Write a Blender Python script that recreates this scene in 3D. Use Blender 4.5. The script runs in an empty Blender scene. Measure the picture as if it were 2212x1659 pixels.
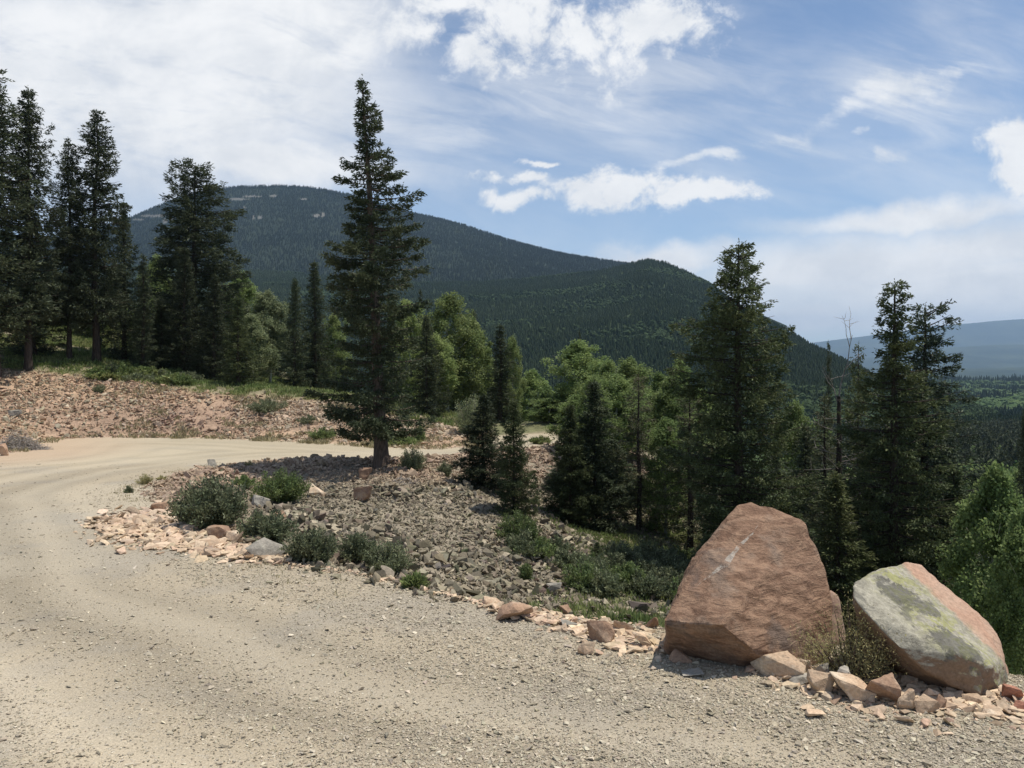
import bpy, bmesh, math, random
import numpy as np
from mathutils import Vector, noise as mnoise
R = math.radians
scene = bpy.context.scene
COL = scene.collection

# ------------------------------------------------------------------ camera, sky, sun, exposure
F = 1720.0            # focal length in units of a 2212-wide picture
CX, HY = 1106.0, 760.0
EYE = 2.6             # camera height above the road
cam_d = bpy.data.cameras.new('camera')
cam = bpy.data.objects.new('camera', cam_d); COL.objects.link(cam)
cam.location = (0, 0, EYE); cam.rotation_euler = (R(90), 0, 0)
cam_d.sensor_width = 36.0; cam_d.lens = 36.0 * F / 2212.0
cam_d.shift_y = -(829.5 - HY) / 2212.0
cam_d.clip_start = 0.1; cam_d.clip_end = 60000
scene.camera = cam

SUN_EL = 69.0
SUN_AZ = 80.0         # degrees clockwise from the viewing direction (+Y)
sl = bpy.data.lights.new('sun', 'SUN'); sl.energy = 4.2; sl.angle = R(0.6); sl.color = (1.0, 0.94, 0.84)
so = bpy.data.objects.new('sun', sl); COL.objects.link(so)
sd_ = Vector((math.sin(R(SUN_AZ)) * math.cos(R(SUN_EL)), math.cos(R(SUN_AZ)) * math.cos(R(SUN_EL)), math.sin(R(SUN_EL))))
so.rotation_euler = sd_.to_track_quat('Z', 'Y').to_euler()
so.location = sd_ * 50

vs = scene.view_settings
vs.view_transform = 'Standard'; vs.look = 'None'; vs.exposure = 0.12; vs.gamma = 1.0
scene.render.engine = 'CYCLES'
scene.cycles.use_denoising = True
try:
    scene.cycles.denoiser = 'OPENIMAGEDENOISE'
    scene.cycles.denoising_input_passes = 'RGB_ALBEDO_NORMAL'
    scene.cycles.denoising_prefilter = 'ACCURATE'
except Exception:
    pass
scene.cycles.max_bounces = 5; scene.cycles.diffuse_bounces = 3; scene.cycles.glossy_bounces = 2
scene.cycles.transmission_bounces = 3; scene.cycles.volume_bounces = 0; scene.cycles.transparent_max_bounces = 8
scene.cycles.use_adaptive_sampling = False

# ---- node helpers
class NT:
    def __init__(s, tree): s.t = tree; s.n = tree.nodes; s.l = tree.links
    def new(s, typ, **kw):
        nd = s.n.new(typ)
        for k, v in kw.items(): setattr(nd, k, v)
        return nd
    def put(s, sock, v):
        if v is None: return
        if hasattr(v, 'is_output'): s.l.new(v, sock)
        elif isinstance(v, (tuple, list)):
            v = tuple(v)
            if len(v) == 3 and len(sock.default_value) == 4: v = v + (1.0,)
            sock.default_value = v
        else: sock.default_value = v
    def math(s, op, a, b=None, c=None, clamp=False):
        m = s.new('ShaderNodeMath', operation=op); m.use_clamp = clamp
        s.put(m.inputs[0], a); s.put(m.inputs[1], b)
        if c is not None: s.put(m.inputs[2], c)
        return m.outputs[0]
    def vmath(s, op, a, b=None):
        m = s.new('ShaderNodeVectorMath', operation=op)
        s.put(m.inputs[0], a)
        if b is not None: s.put(m.inputs[1], b)
        return m.outputs[0]
    def noise(s, vec, scale, detail=4, rough=0.5, dist=0.0, dim='3D'):
        m = s.new('ShaderNodeTexNoise', noise_dimensions=dim)
        s.put(m.inputs['Vector'], vec); m.inputs['Scale'].default_value = scale
        m.inputs['Detail'].default_value = detail; m.inputs['Roughness'].default_value = rough
        m.inputs['Distortion'].default_value = dist
        return m.outputs['Fac']
    def mix(s, fac, a, b, blend='MIX'):
        m = s.new('ShaderNodeMix', data_type='RGBA', blend_type=blend)
        s.put(m.inputs['Factor'], fac); s.put(m.inputs['A'], None) 
        s.put([i for i in m.inputs if i.identifier == 'A_Color'][0], a)
        s.put([i for i in m.inputs if i.identifier == 'B_Color'][0], b)
        return [o for o in m.outputs if o.identifier == 'Result_Color'][0]
    def ss(s, v, lo, hi, a=0.0, b=1.0):
        m = s.new('ShaderNodeMapRange', interpolation_type='SMOOTHSTEP')
        s.put(m.inputs['Value'], v)
        m.inputs['From Min'].default_value = lo; m.inputs['From Max'].default_value = hi
        m.inputs['To Min'].default_value = a; m.inputs['To Max'].default_value = b
        return m.outputs[0]

# ---- world: sky texture with procedural clouds by direction
world = bpy.data.worlds.new("World"); scene.world = world; world.use_nodes = True
w = NT(world.node_tree); w.n.clear()
out = w.new('ShaderNodeOutputWorld'); bg = w.new('ShaderNodeBackground')
w.l.new(bg.outputs[0], out.inputs[0])
SKY = 0.12
sky = w.new('ShaderNodeTexSky', sky_type='NISHITA'); sky.sun_disc = False
sky.sun_elevation = R(SUN_EL); sky.sun_rotation = R(SUN_AZ)
sky.altitude = 2500; sky.air_density = 1.0; sky.dust_density = 1.2; sky.ozone_density = 1.3
tc = w.new('ShaderNodeTexCoord')
sep = w.new('ShaderNodeSeparateXYZ'); w.l.new(tc.outputs['Generated'], sep.inputs[0])
dx, dy, dz = sep.outputs
# azimuth and elevation of the direction, in units close to the picture's
ysafe = w.math('MAXIMUM', dy, 0.12)
U = w.math('DIVIDE', dx, ysafe); V = w.math('DIVIDE', dz, ysafe)
cmb = w.new('ShaderNodeCombineXYZ'); w.put(cmb.inputs[0], U); w.put(cmb.inputs[1], V)
UV = cmb.outputs[0]
wn = w.new('ShaderNodeTexNoise'); w.put(wn.inputs['Vector'], UV); wn.inputs['Scale'].default_value = 5.0; wn.inputs['Detail'].default_value = 6; wn.inputs['Roughness'].default_value = .6
warp = w.vmath('SUBTRACT', wn.outputs['Color'], (0.5, 0.5, 0.5))
wm = w.new('ShaderNodeVectorMath', operation='MULTIPLY_ADD')
w.put(wm.inputs[0], warp); w.put(wm.inputs[1], (0.16, 0.10, 0.0)); w.put(wm.inputs[2], UV)
UVW = wm.outputs[0]
def rot_scale(vec, ang, sx, sy, off=(0, 0)):
    m = w.new('ShaderNodeMapping'); m.vector_type = 'POINT'
    w.put(m.inputs['Vector'], vec)
    m.inputs['Rotation'].default_value = (0, 0, R(ang))
    m2 = w.new('ShaderNodeMapping'); w.put(m2.inputs['Vector'], m.outputs[0])
    m2.inputs['Scale'].default_value = (sx, sy, 1); m2.inputs['Location'].default_value = (off[0], off[1], 0)
    return m2.outputs[0]
def blob(px, py, hw, hh, ang=0, soft=1.0, vec=None):
    """soft ellipse around a direction; 1 at the centre, 0 outside"""
    u0, v0 = (px - CX) / F, (HY - py) / F
    d = w.vmath('SUBTRACT', vec or UVW, (u0, v0, 0))
    m = w.new('ShaderNodeMapping'); w.put(m.inputs['Vector'], d); m.inputs['Rotation'].default_value = (0, 0, R(-ang))
    m2 = w.vmath('MULTIPLY', m.outputs[0], (F / hw, F / hh, 0))
    ln = w.new('ShaderNodeVectorMath', operation='LENGTH'); w.put(ln.inputs[0], m2)
    return w.ss(ln.outputs['Value'], 1.0 + soft * .5, max(0.0, 1.0 - soft), 0.0, 1.0)
def addm(lst):
    r = lst[0]
    for q in lst[1:]: r = w.math('MAXIMUM', r, q)
    return r
fib = w.noise(rot_scale(UV, 12, 1.6, 7.0), 3.0, 8, 0.62, 0.6)       # fibrous veil
puff = w.noise(UV, 11.0, 9, 0.62, 0.4)
puff2 = w.noise(rot_scale(UV, 0, 1.0, 2.2), 7.0, 9, 0.6, 0.3)
mB = addm([blob(330, 150, 560, 330, 0, .55), blob(640, 60, 260, 170, 0, .5), blob(100, 120, 500, 260, 0, .6), blob(560, 350, 330, 60, -8, .7)])
big = w.math('MULTIPLY', mB, w.ss(w.math('ADD', w.math('MULTIPLY', fib, .75), w.math('MULTIPLY', puff2, .35)), .34, .56, .62, 1.0))
hi = w.noise(UV, 26.0, 8, 0.65, 0.3)
def ctr(nz, k): return w.math('MULTIPLY', w.math('SUBTRACT', nz, .5), k)
def cloud(mask, parts, lo, hi_, amp=1.0):
    d = mask
    for nz, k in parts: d = w.math('ADD', d, ctr(nz, k))
    return w.math('MULTIPLY', w.ss(d, lo, hi_, 0, amp), w.ss(mask, .02, .22))
mC = addm([blob(1180, 60, 330, 130, -5, .95), blob(1020, 10, 240, 80, 0, .95), blob(1390, 40, 180, 110, 10, .95), blob(880, 60, 120, 70, 0, .95)])
cum = cloud(mC, ((puff, 3.0), (hi, 2.0)), .25, 1.05)
mV = addm([blob(1250, 230, 560, 150, 8, 1.0), blob(1900, 230, 420, 160, 18, 1.0), blob(1000, 300, 330, 60, 0, .9), blob(820, 300, 300, 130, 0, 1)])
veil = w.math('MULTIPLY', mV, w.ss(fib, .36, .70, .16, .66))
mP = addm([blob(1330, 420, 200, 50, 0, .9), blob(1490, 425, 150, 26, 3, .9), blob(1110, 398, 130, 17, 3, .95), blob(1180, 358, 60, 12, 0, .95), blob(1130, 435, 110, 24, 0, 1)])
pf = cloud(mP, ((puff, 2.4), (hi, 2.2), (puff2, .8)), .22, .95)
mS = addm([blob(1830, 250, 270, 34, 22, .95), blob(1520, 350, 130, 15, 6, .95), blob(1960, 190, 140, 44, 15, .95), blob(1900, 285, 70, 14, 10, 1), blob(1935, 342, 38, 24, 0, 1)])
st = cloud(mS, ((fib, 2.8), (hi, 1.4), (puff2, 1.0)), .25, 1.35, .8)
mR = addm([blob(2200, 290, 110, 75, 20, .9), blob(2205, 370, 60, 80, 0, .9)])
rc = cloud(mR, ((puff, 2.2), (hi, 1.4)), .22, .85)
hb = w.noise(rot_scale(UV, -2, 1.0, 8.0), 3.2, 7, .55, .3)
mH = addm([blob(2050, 600, 640, 130, 3, .45), blob(1420, 560, 190, 40, 2, .6), blob(1700, 680, 500, 70, 0, .7), blob(1990, 470, 360, 30, 4, .8)])
hz = w.math('MULTIPLY', mH, w.ss(hb, .32, .52, .86, 1.0))
# a generic scattered cloud field for the rest of the sky
gp = w.new('ShaderNodeCombineXYZ'); zs = w.math('MAXIMUM', dz, 0.08)
w.put(gp.inputs[0], w.math('DIVIDE', dx, zs)); w.put(gp.inputs[1], w.math('DIVIDE', dy, zs))
gen = w.math('MULTIPLY', w.ss(w.noise(gp.outputs[0], 0.9, 7, .6), .5, .72, 0, .7), w.ss(dy, .12, -.1))
cov = gen
thin = w.ss(w.noise(rot_scale(UV, 14, 1.2, 4.5), 2.2, 8, .6, .5), .38, .74, .02, .32)
for q in (thin, big, cum, veil, pf, st, rc, hz): 
    cov = w.math('SUBTRACT', w.math('ADD', cov, q), w.math('MULTIPLY', cov, q))   # screen
cov = w.math('MULTIPLY', cov, w.ss(dz, -.01, .03), clamp=True)
shade = w.ss(w.math('ADD', w.math('MULTIPLY', puff, .5), w.math('MULTIPLY', puff2, .5)), .35, .62)
K = 1.0 / SKY
ccol = w.mix(shade, (0.73 * K, 0.755 * K, 0.79 * K), (0.90 * K, 0.905 * K, 0.91 * K))
skyc = w.mix(1.0, sky.outputs[0], (0.80, 0.92, 0.99), 'MULTIPLY')
# thin horizon whitening
skyc = w.mix(w.ss(dz, 0.0, .35, .45, 0.08), skyc, (0.52 * K, 0.64 * K, 0.76 * K))
final = w.mix(cov, skyc, ccol)
w.put(bg.inputs[0], final); bg.inputs[1].default_value = SKY
world.cycles.sampling_method = 'MANUAL'; world.cycles.sample_map_resolution = 1024

# ------------------------------------------------------------------ helpers
rng = np.random.default_rng(7)
random.seed(5)
def _hash(ix, iy, seed):
    h = (ix.astype(np.int64) * 374761393 + iy.astype(np.int64) * 668265263 + seed * 1442695041) & 0xffffffff
    h = ((h ^ (h >> 13)) * 1274126177) & 0xffffffff
    return ((h ^ (h >> 16)) & 0xffff) / 65535.0
def vnoise(x, y, seed=0):
    x = np.asarray(x, float); y = np.asarray(y, float)
    ix = np.floor(x); iy = np.floor(y); fx = x - ix; fy = y - iy
    fx = fx * fx * (3 - 2 * fx); fy = fy * fy * (3 - 2 * fy)
    a = _hash(ix, iy, seed); b = _hash(ix + 1, iy, seed); c = _hash(ix, iy + 1, seed); d = _hash(ix + 1, iy + 1, seed)
    return (a * (1 - fx) + b * fx) * (1 - fy) + (c * (1 - fx) + d * fx) * fy
def fbm(x, y, octv=4, seed=0):
    s = 0; a = .5; t = 0
    for k in range(octv):
        s = s + a * vnoise(np.asarray(x) * 2 ** k, np.asarray(y) * 2 ** k, seed + k * 17); t += a; a *= .5
    return s / t
def sstep(a, b, x):
    t = np.clip((np.asarray(x, float) - a) / (b - a), 0, 1); return t * t * (3 - 2 * t)

def mesh_np(name, V, faces, mats, parent=None, cols=None, smooth=False, loc=None, midx=None, link=True):
    """one mesh object from arrays; faces = (n,3) or (n,4) array, or a list of such arrays"""
    me = bpy.data.meshes.new(name)
    if isinstance(faces, np.ndarray): faces = [faces]
    faces = [f for f in faces if len(f)]
    V = np.asarray(V, np.float32)
    me.vertices.add(len(V)); me.vertices.foreach_set('co', V.ravel())
    tot = np.concatenate([np.full(len(f), f.shape[1]) for f in faces]).astype(np.int32)
    li = np.concatenate([f.ravel() for f in faces]).astype(np.int32)
    me.loops.add(len(li)); me.loops.foreach_set('vertex_index', li)
    me.polygons.add(len(tot))
    st_ = np.zeros(len(tot), np.int32); st_[1:] = np.cumsum(tot)[:-1]
    me.polygons.foreach_set('loop_start', st_); me.polygons.foreach_set('loop_total', tot)
    if midx is not None: me.polygons.foreach_set('material_index', np.asarray(midx, np.int32))
    me.polygons.foreach_set('use_smooth', np.full(len(tot), smooth))
    if cols is not None:
        a = me.color_attributes.new('col', 'FLOAT_COLOR', 'POINT')
        c = np.ones((len(V), 4), np.float32); c[:, :3] = cols
        a.data.foreach_set('color', c.ravel())
    me.update(calc_edges=True)
    for m in (mats if isinstance(mats, (list, tuple)) else [mats]): me.materials.append(m)
    if not link: return me
    o = bpy.data.objects.new(name, me); COL.objects.link(o)
    if parent is not None: o.parent = parent
    if loc is not None: o.location = loc
    return o
def tag(o, label=None, cat=None, group=None, kind=None):
    if label: o['label'] = label
    if cat: o['category'] = cat
    if group: o['group'] = group
    if kind: o['kind'] = kind
    return o
def empty(name, loc, rz=0.0):
    o = bpy.data.objects.new(name, None); COL.objects.link(o)
    o.location = loc; o.rotation_euler = (0, 0, rz); o.empty_display_size = .2
    return o

class Tubes:
    """collects tapered tubes"""
    def __init__(s, n=6): s.V = []; s.F = []; s.k = 0; s.n = n
    def add(s, pts, rad, n=None):
        n = n or s.n
        pts = np.asarray(pts, float); rad = np.asarray(rad, float); m = len(pts)
        tan = np.gradient(pts, axis=0); tan /= np.linalg.norm(tan, axis=1)[:, None] + 1e-9
        ref = np.array([0, 0, 1.0]) if abs(tan[0][2]) < .9 else np.array([1.0, 0, 0])
        a = np.cross(tan, ref); a /= np.linalg.norm(a, axis=1)[:, None] + 1e-9
        b = np.cross(tan, a)
        th = np.arange(n) * 2 * np.pi / n
        ring = pts[:, None, :] + rad[:, None, None] * (a[:, None, :] * np.cos(th)[None, :, None] + b[:, None, :] * np.sin(th)[None, :, None])
        s.V.append(ring.reshape(-1, 3))
        i = np.arange(m - 1)[:, None] * n + np.arange(n)[None, :]
        j = np.arange(m - 1)[:, None] * n + (np.arange(n)[None, :] + 1) % n
        q = np.stack([i, j, j + n, i + n], -1).reshape(-1, 4) + s.k
        s.F.append(q); s.k += m * n
    def arrays(s): return np.concatenate(s.V), np.concatenate(s.F)

# ------------------------------------------------------------------ materials
def mat(name):
    m = bpy.data.materials.new(name); m.use_nodes = True
    t = NT(m.node_tree); b = t.n['Principled BSDF']; t.b = b
    b.inputs['Roughness'].default_value = .85
    b.inputs['Specular IOR Level'].default_value = .2
    return m, t
def hue(t, col, fac_v, lo, hi):
    """brightness variation"""
    return t.mix(1.0, col, t.new_gray(fac_v, lo, hi), 'MULTIPLY')
def gray(t, v, lo, hi, a=0.0, b=1.0):
    m = t.new('ShaderNodeMapRange'); t.put(m.inputs['Value'], v)
    m.inputs['From Min'].default_value = a; m.inputs['From Max'].default_value = b
    m.inputs['To Min'].default_value = lo; m.inputs['To Max'].default_value = hi
    c = t.new('ShaderNodeCombineColor')
    for i in range(3): t.put(c.inputs[i], m.outputs[0])
    return c.outputs[0]
def bump(t, h, strength=.5, dist=.02, nrm=None):
    m = t.new('ShaderNodeBump'); m.inputs['Strength'].default_value = strength; m.inputs['Distance'].default_value = dist
    t.put(m.inputs['Height'], h)
    if nrm is not None: t.put(m.inputs['Normal'], nrm)
    return m.outputs[0]
def pos(t): return t.new('ShaderNodeNewGeometry').outputs['Position']
def objc(t): return t.new('ShaderNodeTexCoord').outputs['Object']
def attr(t, n='col'):
    a = t.new('ShaderNodeAttribute'); a.attribute_name = n; return a.outputs['Color']
def island(t): return t.new('ShaderNodeNewGeometry').outputs['Random Per Island']
def objrand(t): return t.new('ShaderNodeObjectInfo').outputs['Random']

def m_road():
    m, t = mat('road_gravel'); p = pos(t)
    base = attr(t)
    fine = t.noise(p, 55, 5, .7); spk = t.noise(p, 140, 3, .6)
    c = t.mix(1.0, base, gray(t, fine, .72, 1.28, .3, .7), 'MULTIPLY')
    c = t.mix(1.0, c, gray(t, spk, .80, 1.2, .3, .7), 'MULTIPLY')
    vo = t.new('ShaderNodeTexVoronoi'); t.put(vo.inputs['Vector'], p); vo.inputs['Scale'].default_value = 42
    wv = t.new('ShaderNodeSeparateColor'); t.put(wv.inputs[0], vo.outputs['Color'])
    sel = t.ss(wv.outputs[0], .80, .84)
    rim = t.ss(vo.outputs['Distance'], .50, .35)
    c = t.mix(t.math('MULTIPLY', t.math('MULTIPLY', sel, rim), .5), c, (.56, .51, .42))
    t.put(t.b.inputs['Base Color'], c)
    h = t.math('ADD', t.math('MULTIPLY', fine, .5), t.math('MULTIPLY', t.math('MULTIPLY', sel, rim), .8))
    h = t.math('ADD', h, t.math('MULTIPLY', t.noise(p, 12, 4, .6), .8))
    t.put(t.b.inputs['Normal'], bump(t, h, .7, .02))
    t.b.inputs['Roughness'].default_value = .95
    return m
def m_ground():
    m, t = mat('earth_and_scree'); p = pos(t)
    n1 = t.noise(p, 9, 6, .7); n2 = t.noise(p, 1.2, 4, .6)
    c = t.mix(1.0, attr(t), gray(t, n1, .6, 1.4, .3, .7), 'MULTIPLY')
    c = t.mix(1.0, c, gray(t, n2, .75, 1.25, .3, .7), 'MULTIPLY')
    t.put(t.b.inputs['Base Color'], c)
    t.put(t.b.inputs['Normal'], bump(t, n1, .8, .06))
    t.b.inputs['Roughness'].default_value = .95
    return m
def m_stones(name):
    m, t = mat(name); p = objc(t)
    n1 = t.noise(p, 30, 5, .65)
    c = t.mix(1.0, attr(t), gray(t, n1, .72, 1.25, .3, .7), 'MULTIPLY')
    t.put(t.b.inputs['Base Color'], c)
    t.put(t.b.inputs['Normal'], bump(t, n1, .4, .01))
    return m
def m_rock(name, c1, c2, c3=None, scale=6.0):
    m, t = mat(name); p = objc(t); ri = objrand(t)
    q = t.vmath('ADD', p, None); 
    cb = t.new('ShaderNodeCombineXYZ'); t.put(cb.inputs[0], t.math('MULTIPLY', ri, 37.0)); t.put(cb.inputs[1], t.math('MULTIPLY', ri, 91.0))
    q = t.vmath('ADD', p, cb.outputs[0])
    n1 = t.noise(q, scale, 7, .62, .4); n2 = t.noise(q, scale * 7, 6, .7)
    c = t.mix(t.ss(n1, .36, .62), c1, c2)
    if c3: c = t.mix(t.ss(t.noise(q, scale * .5, 5, .6), .52, .66), c, c3)
    c = t.mix(1.0, c, gray(t, n2, .72, 1.25, .3, .7), 'MULTIPLY')
    c = t.mix(1.0, c, gray(t, ri, .82, 1.14), 'MULTIPLY')
    t.put(t.b.inputs['Base Color'], c)
    t.put(t.b.inputs['Normal'], bump(t, t.math('ADD', n2, t.math('MULTIPLY', n1, 2.0)), .65, .012))
    return m
def m_leaf(name, c1, c2, trans=.25, var=(.6, 1.45), scale=1.2, tips=None):
    m, t = mat(name); isl = island(t); p = pos(t)
    n = t.noise(p, scale, 3, .6)
    c = t.mix(t.ss(n, .35, .65), c1, c2)
    c = t.mix(1.0, c, gray(t, isl, *var), 'MULTIPLY')
    c = t.mix(1.0, c, gray(t, objrand(t), .82, 1.22), 'MULTIPLY')
    if tips: c = t.mix(t.ss(isl, tips[1], tips[1] + .03), c, tips[0])
    t.put(t.b.inputs['Base Color'], c)
    t.b.inputs['Roughness'].default_value = .6
    t.b.inputs['Specular IOR Level'].default_value = .25
    tr = t.new('ShaderNodeBsdfTranslucent'); t.put(tr.inputs[0], c)
    mx = t.new('ShaderNodeMixShader'); mx.inputs[0].default_value = trans
    t.l.new(t.b.outputs[0], mx.inputs[1]); t.l.new(tr.outputs[0], mx.inputs[2])
    t.l.new(mx.outputs[0], t.n['Material Output'].inputs[0])
    return m
def m_bark(name, c1, c2, spots=None):
    m, t = mat(name); p = objc(t)
    mp = t.new('ShaderNodeMapping'); t.put(mp.inputs[0], p); mp.inputs['Scale'].default_value = (9, 9, 2.2)
    n = t.noise(mp.outputs[0], 2.5, 6, .7)
    c = t.mix(t.ss(n, .38, .62), c1, c2)
    if spots:
        mp2 = t.new('ShaderNodeMapping'); t.put(mp2.inputs[0], p); mp2.inputs['Scale'].default_value = (2, 2, 7)
        c = t.mix(t.ss(t.noise(mp2.outputs[0], 2.0, 3, .6), .60, .66), c, spots)
    t.put(t.b.inputs['Base Color'], c); t.put(t.b.inputs['Normal'], bump(t, n, .8, .03))
    return m
def m_hill(name, c1, c2, c3, scale, patches=None):
    m, t = mat(name); p = pos(t)
    n = t.noise(p, scale, 6, .65); n2 = t.noise(p, scale * 9, 5, .7)
    c = t.mix(t.ss(n, .4, .62), c1, c2)
    c = t.mix(1.0, c, gray(t, n2, .65, 1.3, .3, .7), 'MULTIPLY')
    if patches: c = t.mix(attr(t, 'col'), c, patches)
    t.put(t.b.inputs['Base Color'], c)
    t.b.inputs['Roughness'].default_value = 1.0; t.b.inputs['Specular IOR Level'].default_value = 0
    return m
def m_fartree(name, c1, c2, scale=.004):
    m, t = mat(name); p = pos(t)
    c = t.mix(t.ss(t.noise(p, scale, 4, .6), .42, .6), c1, c2)
    c = t.mix(1.0, c, gray(t, island(t), .8, 1.2), 'MULTIPLY')
    t.put(t.b.inputs['Base Color'], c); t.b.inputs['Roughness'].default_value = 1.0
    t.b.inputs['Specular IOR Level'].default_value = 0
    return m

M_ROAD = m_road(); M_GROUND = m_ground(); M_STONES = m_stones('gravel_stone'); M_SCREE = m_stones('scree_stone')
M_PEACH = m_rock('peach_sandstone', (.60, .45, .31), (.50, .35, .235), (.66, .54, .40))
M_BROWN = m_rock('brown_sandstone', (.38, .245, .16), (.30, .19, .13), (.46, .33, .23))
M_GREYR = m_rock('grey_rock', (.40, .36, .30), (.27, .25, .21), (.50, .46, .38))
M_RED = m_rock('red_rock', (.42, .20, .13), (.32, .15, .10))
M_SPRUCE = m_leaf('spruce_needles', (.056, .076, .040), (.094, .110, .056), 0.25, (.5, 1.6))
M_FIR = m_leaf('fir_needles', (.068, .092, .040), (.125, .145, .060), 0.28, (.5, 1.6))
M_YFIR = m_leaf('yellowish_fir_needles', (.085, .108, .042), (.160, .172, .066), 0.3, (.5, 1.6))
M_DARK = m_leaf('dark_conifer_needles', (.058, .074, .043), (.092, .108, .056), 0.24, (.5, 1.6))
M_BLUE = m_leaf('bluish_conifer_needles', (.054, .076, .048), (.095, .120, .072), 0.25, (.5, 1.6))
M_DRY = m_leaf('brownish_conifer_needles', (.090, .100, .050), (.145, .135, .075), 0.22, (.5, 1.6))
M_ASPEN = m_leaf('aspen_leaves', (.185, .240, .082), (.265, .310, .120), 0.48, (.6, 1.5), .8)
M_ASPEN2 = m_leaf('deep_green_aspen_leaves', (.155, .215, .075), (.22, .275, .10), 0.48, (.6, 1.5), .8)
M_ASPEN3 = m_leaf('silvery_aspen_leaves', (.19, .225, .115), (.26, .29, .155), 0.45, (.6, 1.5), .8)
M_SAGE = m_leaf('shrub_leaves', (.125, .150, .080), (.19, .205, .115), 0.28, (.5, 1.6), 3)
M_SAGE2 = m_leaf('bright_shrub_leaves', (.115, .160, .058), (.175, .215, .080), 0.35, (.5, 1.6), 3)
M_WEED = m_leaf('olive_bush_leaves', (.36, .33, .15), (.46, .42, .21), 0.4, (.6, 1.4), 3)
M_GRASS = m_leaf('grass_blades', (.15, .20, .065), (.27, .29, .12), 0.35, (.55, 1.5), .8)
M_DRYGRASS = m_leaf('dry_grass_blades', (.30, .26, .14), (.38, .33, .20), .2, (.6, 1.4), .8)
M_BARK = m_bark('spruce_bark', (.17, .125, .095), (.075, .055, .043))
M_BARKD = m_bark('dark_bark', (.085, .065, .052), (.04, .032, .027))
M_BIRCH = m_bark('aspen_bark', (.42, .42, .34), (.28, .29, .22), (.05, .05, .045))
M_DEAD = m_bark('weathered_dead_wood', (.36, .32, .28), (.20, .175, .155))

# ------------------------------------------------------------------ the lie of the land
def W(px, py, d): return np.array([(px - CX) / F * d, d, EYE - (py - HY) / F * d])
def plane_z(y): return -0.04 * y
def rd(py): return EYE / ((py - HY) / F - 0.04)
def onroad(px, py):
    d = rd(py); return ((px - CX) / F * d, d)
poly = [(-60, -14), (12, -14), (9.5, 3.0)]
poly += [onroad(*q) for q in [(2600, 1500), (2212, 1462), (2000, 1430), (1850, 1400), (1650, 1375), (1500, 1362), (1380, 1350), (1250, 1335), (1150, 1322), (1060, 1310), (980, 1290),
        (900, 1265), (820, 1248), (740, 1235), (620, 1212), (540, 1178), (450, 1125), (370, 1085), (330, 1060), (360, 1040), (430, 1018), (520, 1003), (620, 993),
        (730, 993), (820, 997), (930, 990), (1010, 984), (1080, 974), (1150, 969), (1240, 962), (1340, 950)]]
poly += [onroad(*q) for q in [(1340, 930), (1150, 937), (1080, 942), (1030, 955), (1000, 966), (930, 969), (830, 965), (700, 958), (560, 950), (400, 946), (250, 945), (120, 948), (60, 965), (0, 985), (-200, 1000)]]
poly += [(-60, 24)]
POLY = np.array(poly)
def poly_sd(x, y):
    """signed distance: negative inside the road and its shoulders"""
    x = np.asarray(x, float); y = np.asarray(y, float)
    best = np.full(x.shape, 1e9); inside = np.zeros(x.shape, bool)
    n = len(POLY)
    for i in range(n):
        ax, ay = POLY[i]; bx, by = POLY[(i + 1) % n]
        ex, ey = bx - ax, by - ay; L2 = ex * ex + ey * ey + 1e-12
        t = np.clip(((x - ax) * ex + (y - ay) * ey) / L2, 0, 1)
        best = np.minimum(best, (x - ax - t * ex) ** 2 + (y - ay - t * ey) ** 2)
        c = ((ay > y) != (by > y)) & (x < (bx - ax) * (y - ay) / (by - ay + 1e-12) + ax)
        inside ^= c
    s = np.sqrt(best); return np.where(inside, -s, s)
ctrl = [W(*q) for q in [
    (450, 1080, 19.5), (600, 1060, 22), (600, 1020, 24.5), (750, 1150, 17), (850, 1200, 15.5), (850, 1100, 20), (850, 1030, 24.3), (1000, 1100, 21.5), (1000, 1040, 25),
    (1000, 1200, 17.5), (1000, 1260, 15), (1120, 1120, 22), (1150, 1200, 19), (1150, 1280, 16), (1300, 1200, 20.5), (1300, 1300, 15.5), (1420, 1300, 16.5), (1420, 1200, 22),
    (1370, 1150, 25), (1290, 1150, 24.5), (1210, 1130, 23.5), (1040, 1060, 24), (1160, 1040, 27.5), (1160, 985, 32.5), (1600, 1284, 21), (1920, 1430, 19), (2150, 1585, 15),
    (2300, 1620, 16), (1700, 1500, 12.5), (2100, 1650, 11), (1450, 1375, 12.5), (650, 1130, 17.5),
    (0, 790, 47), (-300, 770, 47), (200, 814, 47), (400, 832, 46), (600, 850, 45), (700, 868, 44), (850, 895, 42), (960, 925, 39), (1010, 935, 41), (0, 880, 41.5), (200, 895, 41), (400, 895, 41.5), (600, 905, 41), (750, 912, 39.5), (880, 930, 37.5),
    (0, 700, 58), (130, 745, 54), (200, 775, 52), (400, 815, 54), (500, 832, 52), (680, 850, 54), (900, 880, 52), (1000, 902, 50), (1100, 920, 52), (-400, 690, 56),
    (-20, 905, 36.5), (60, 928, 36.5), (-300, 900, 36)]]
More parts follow.
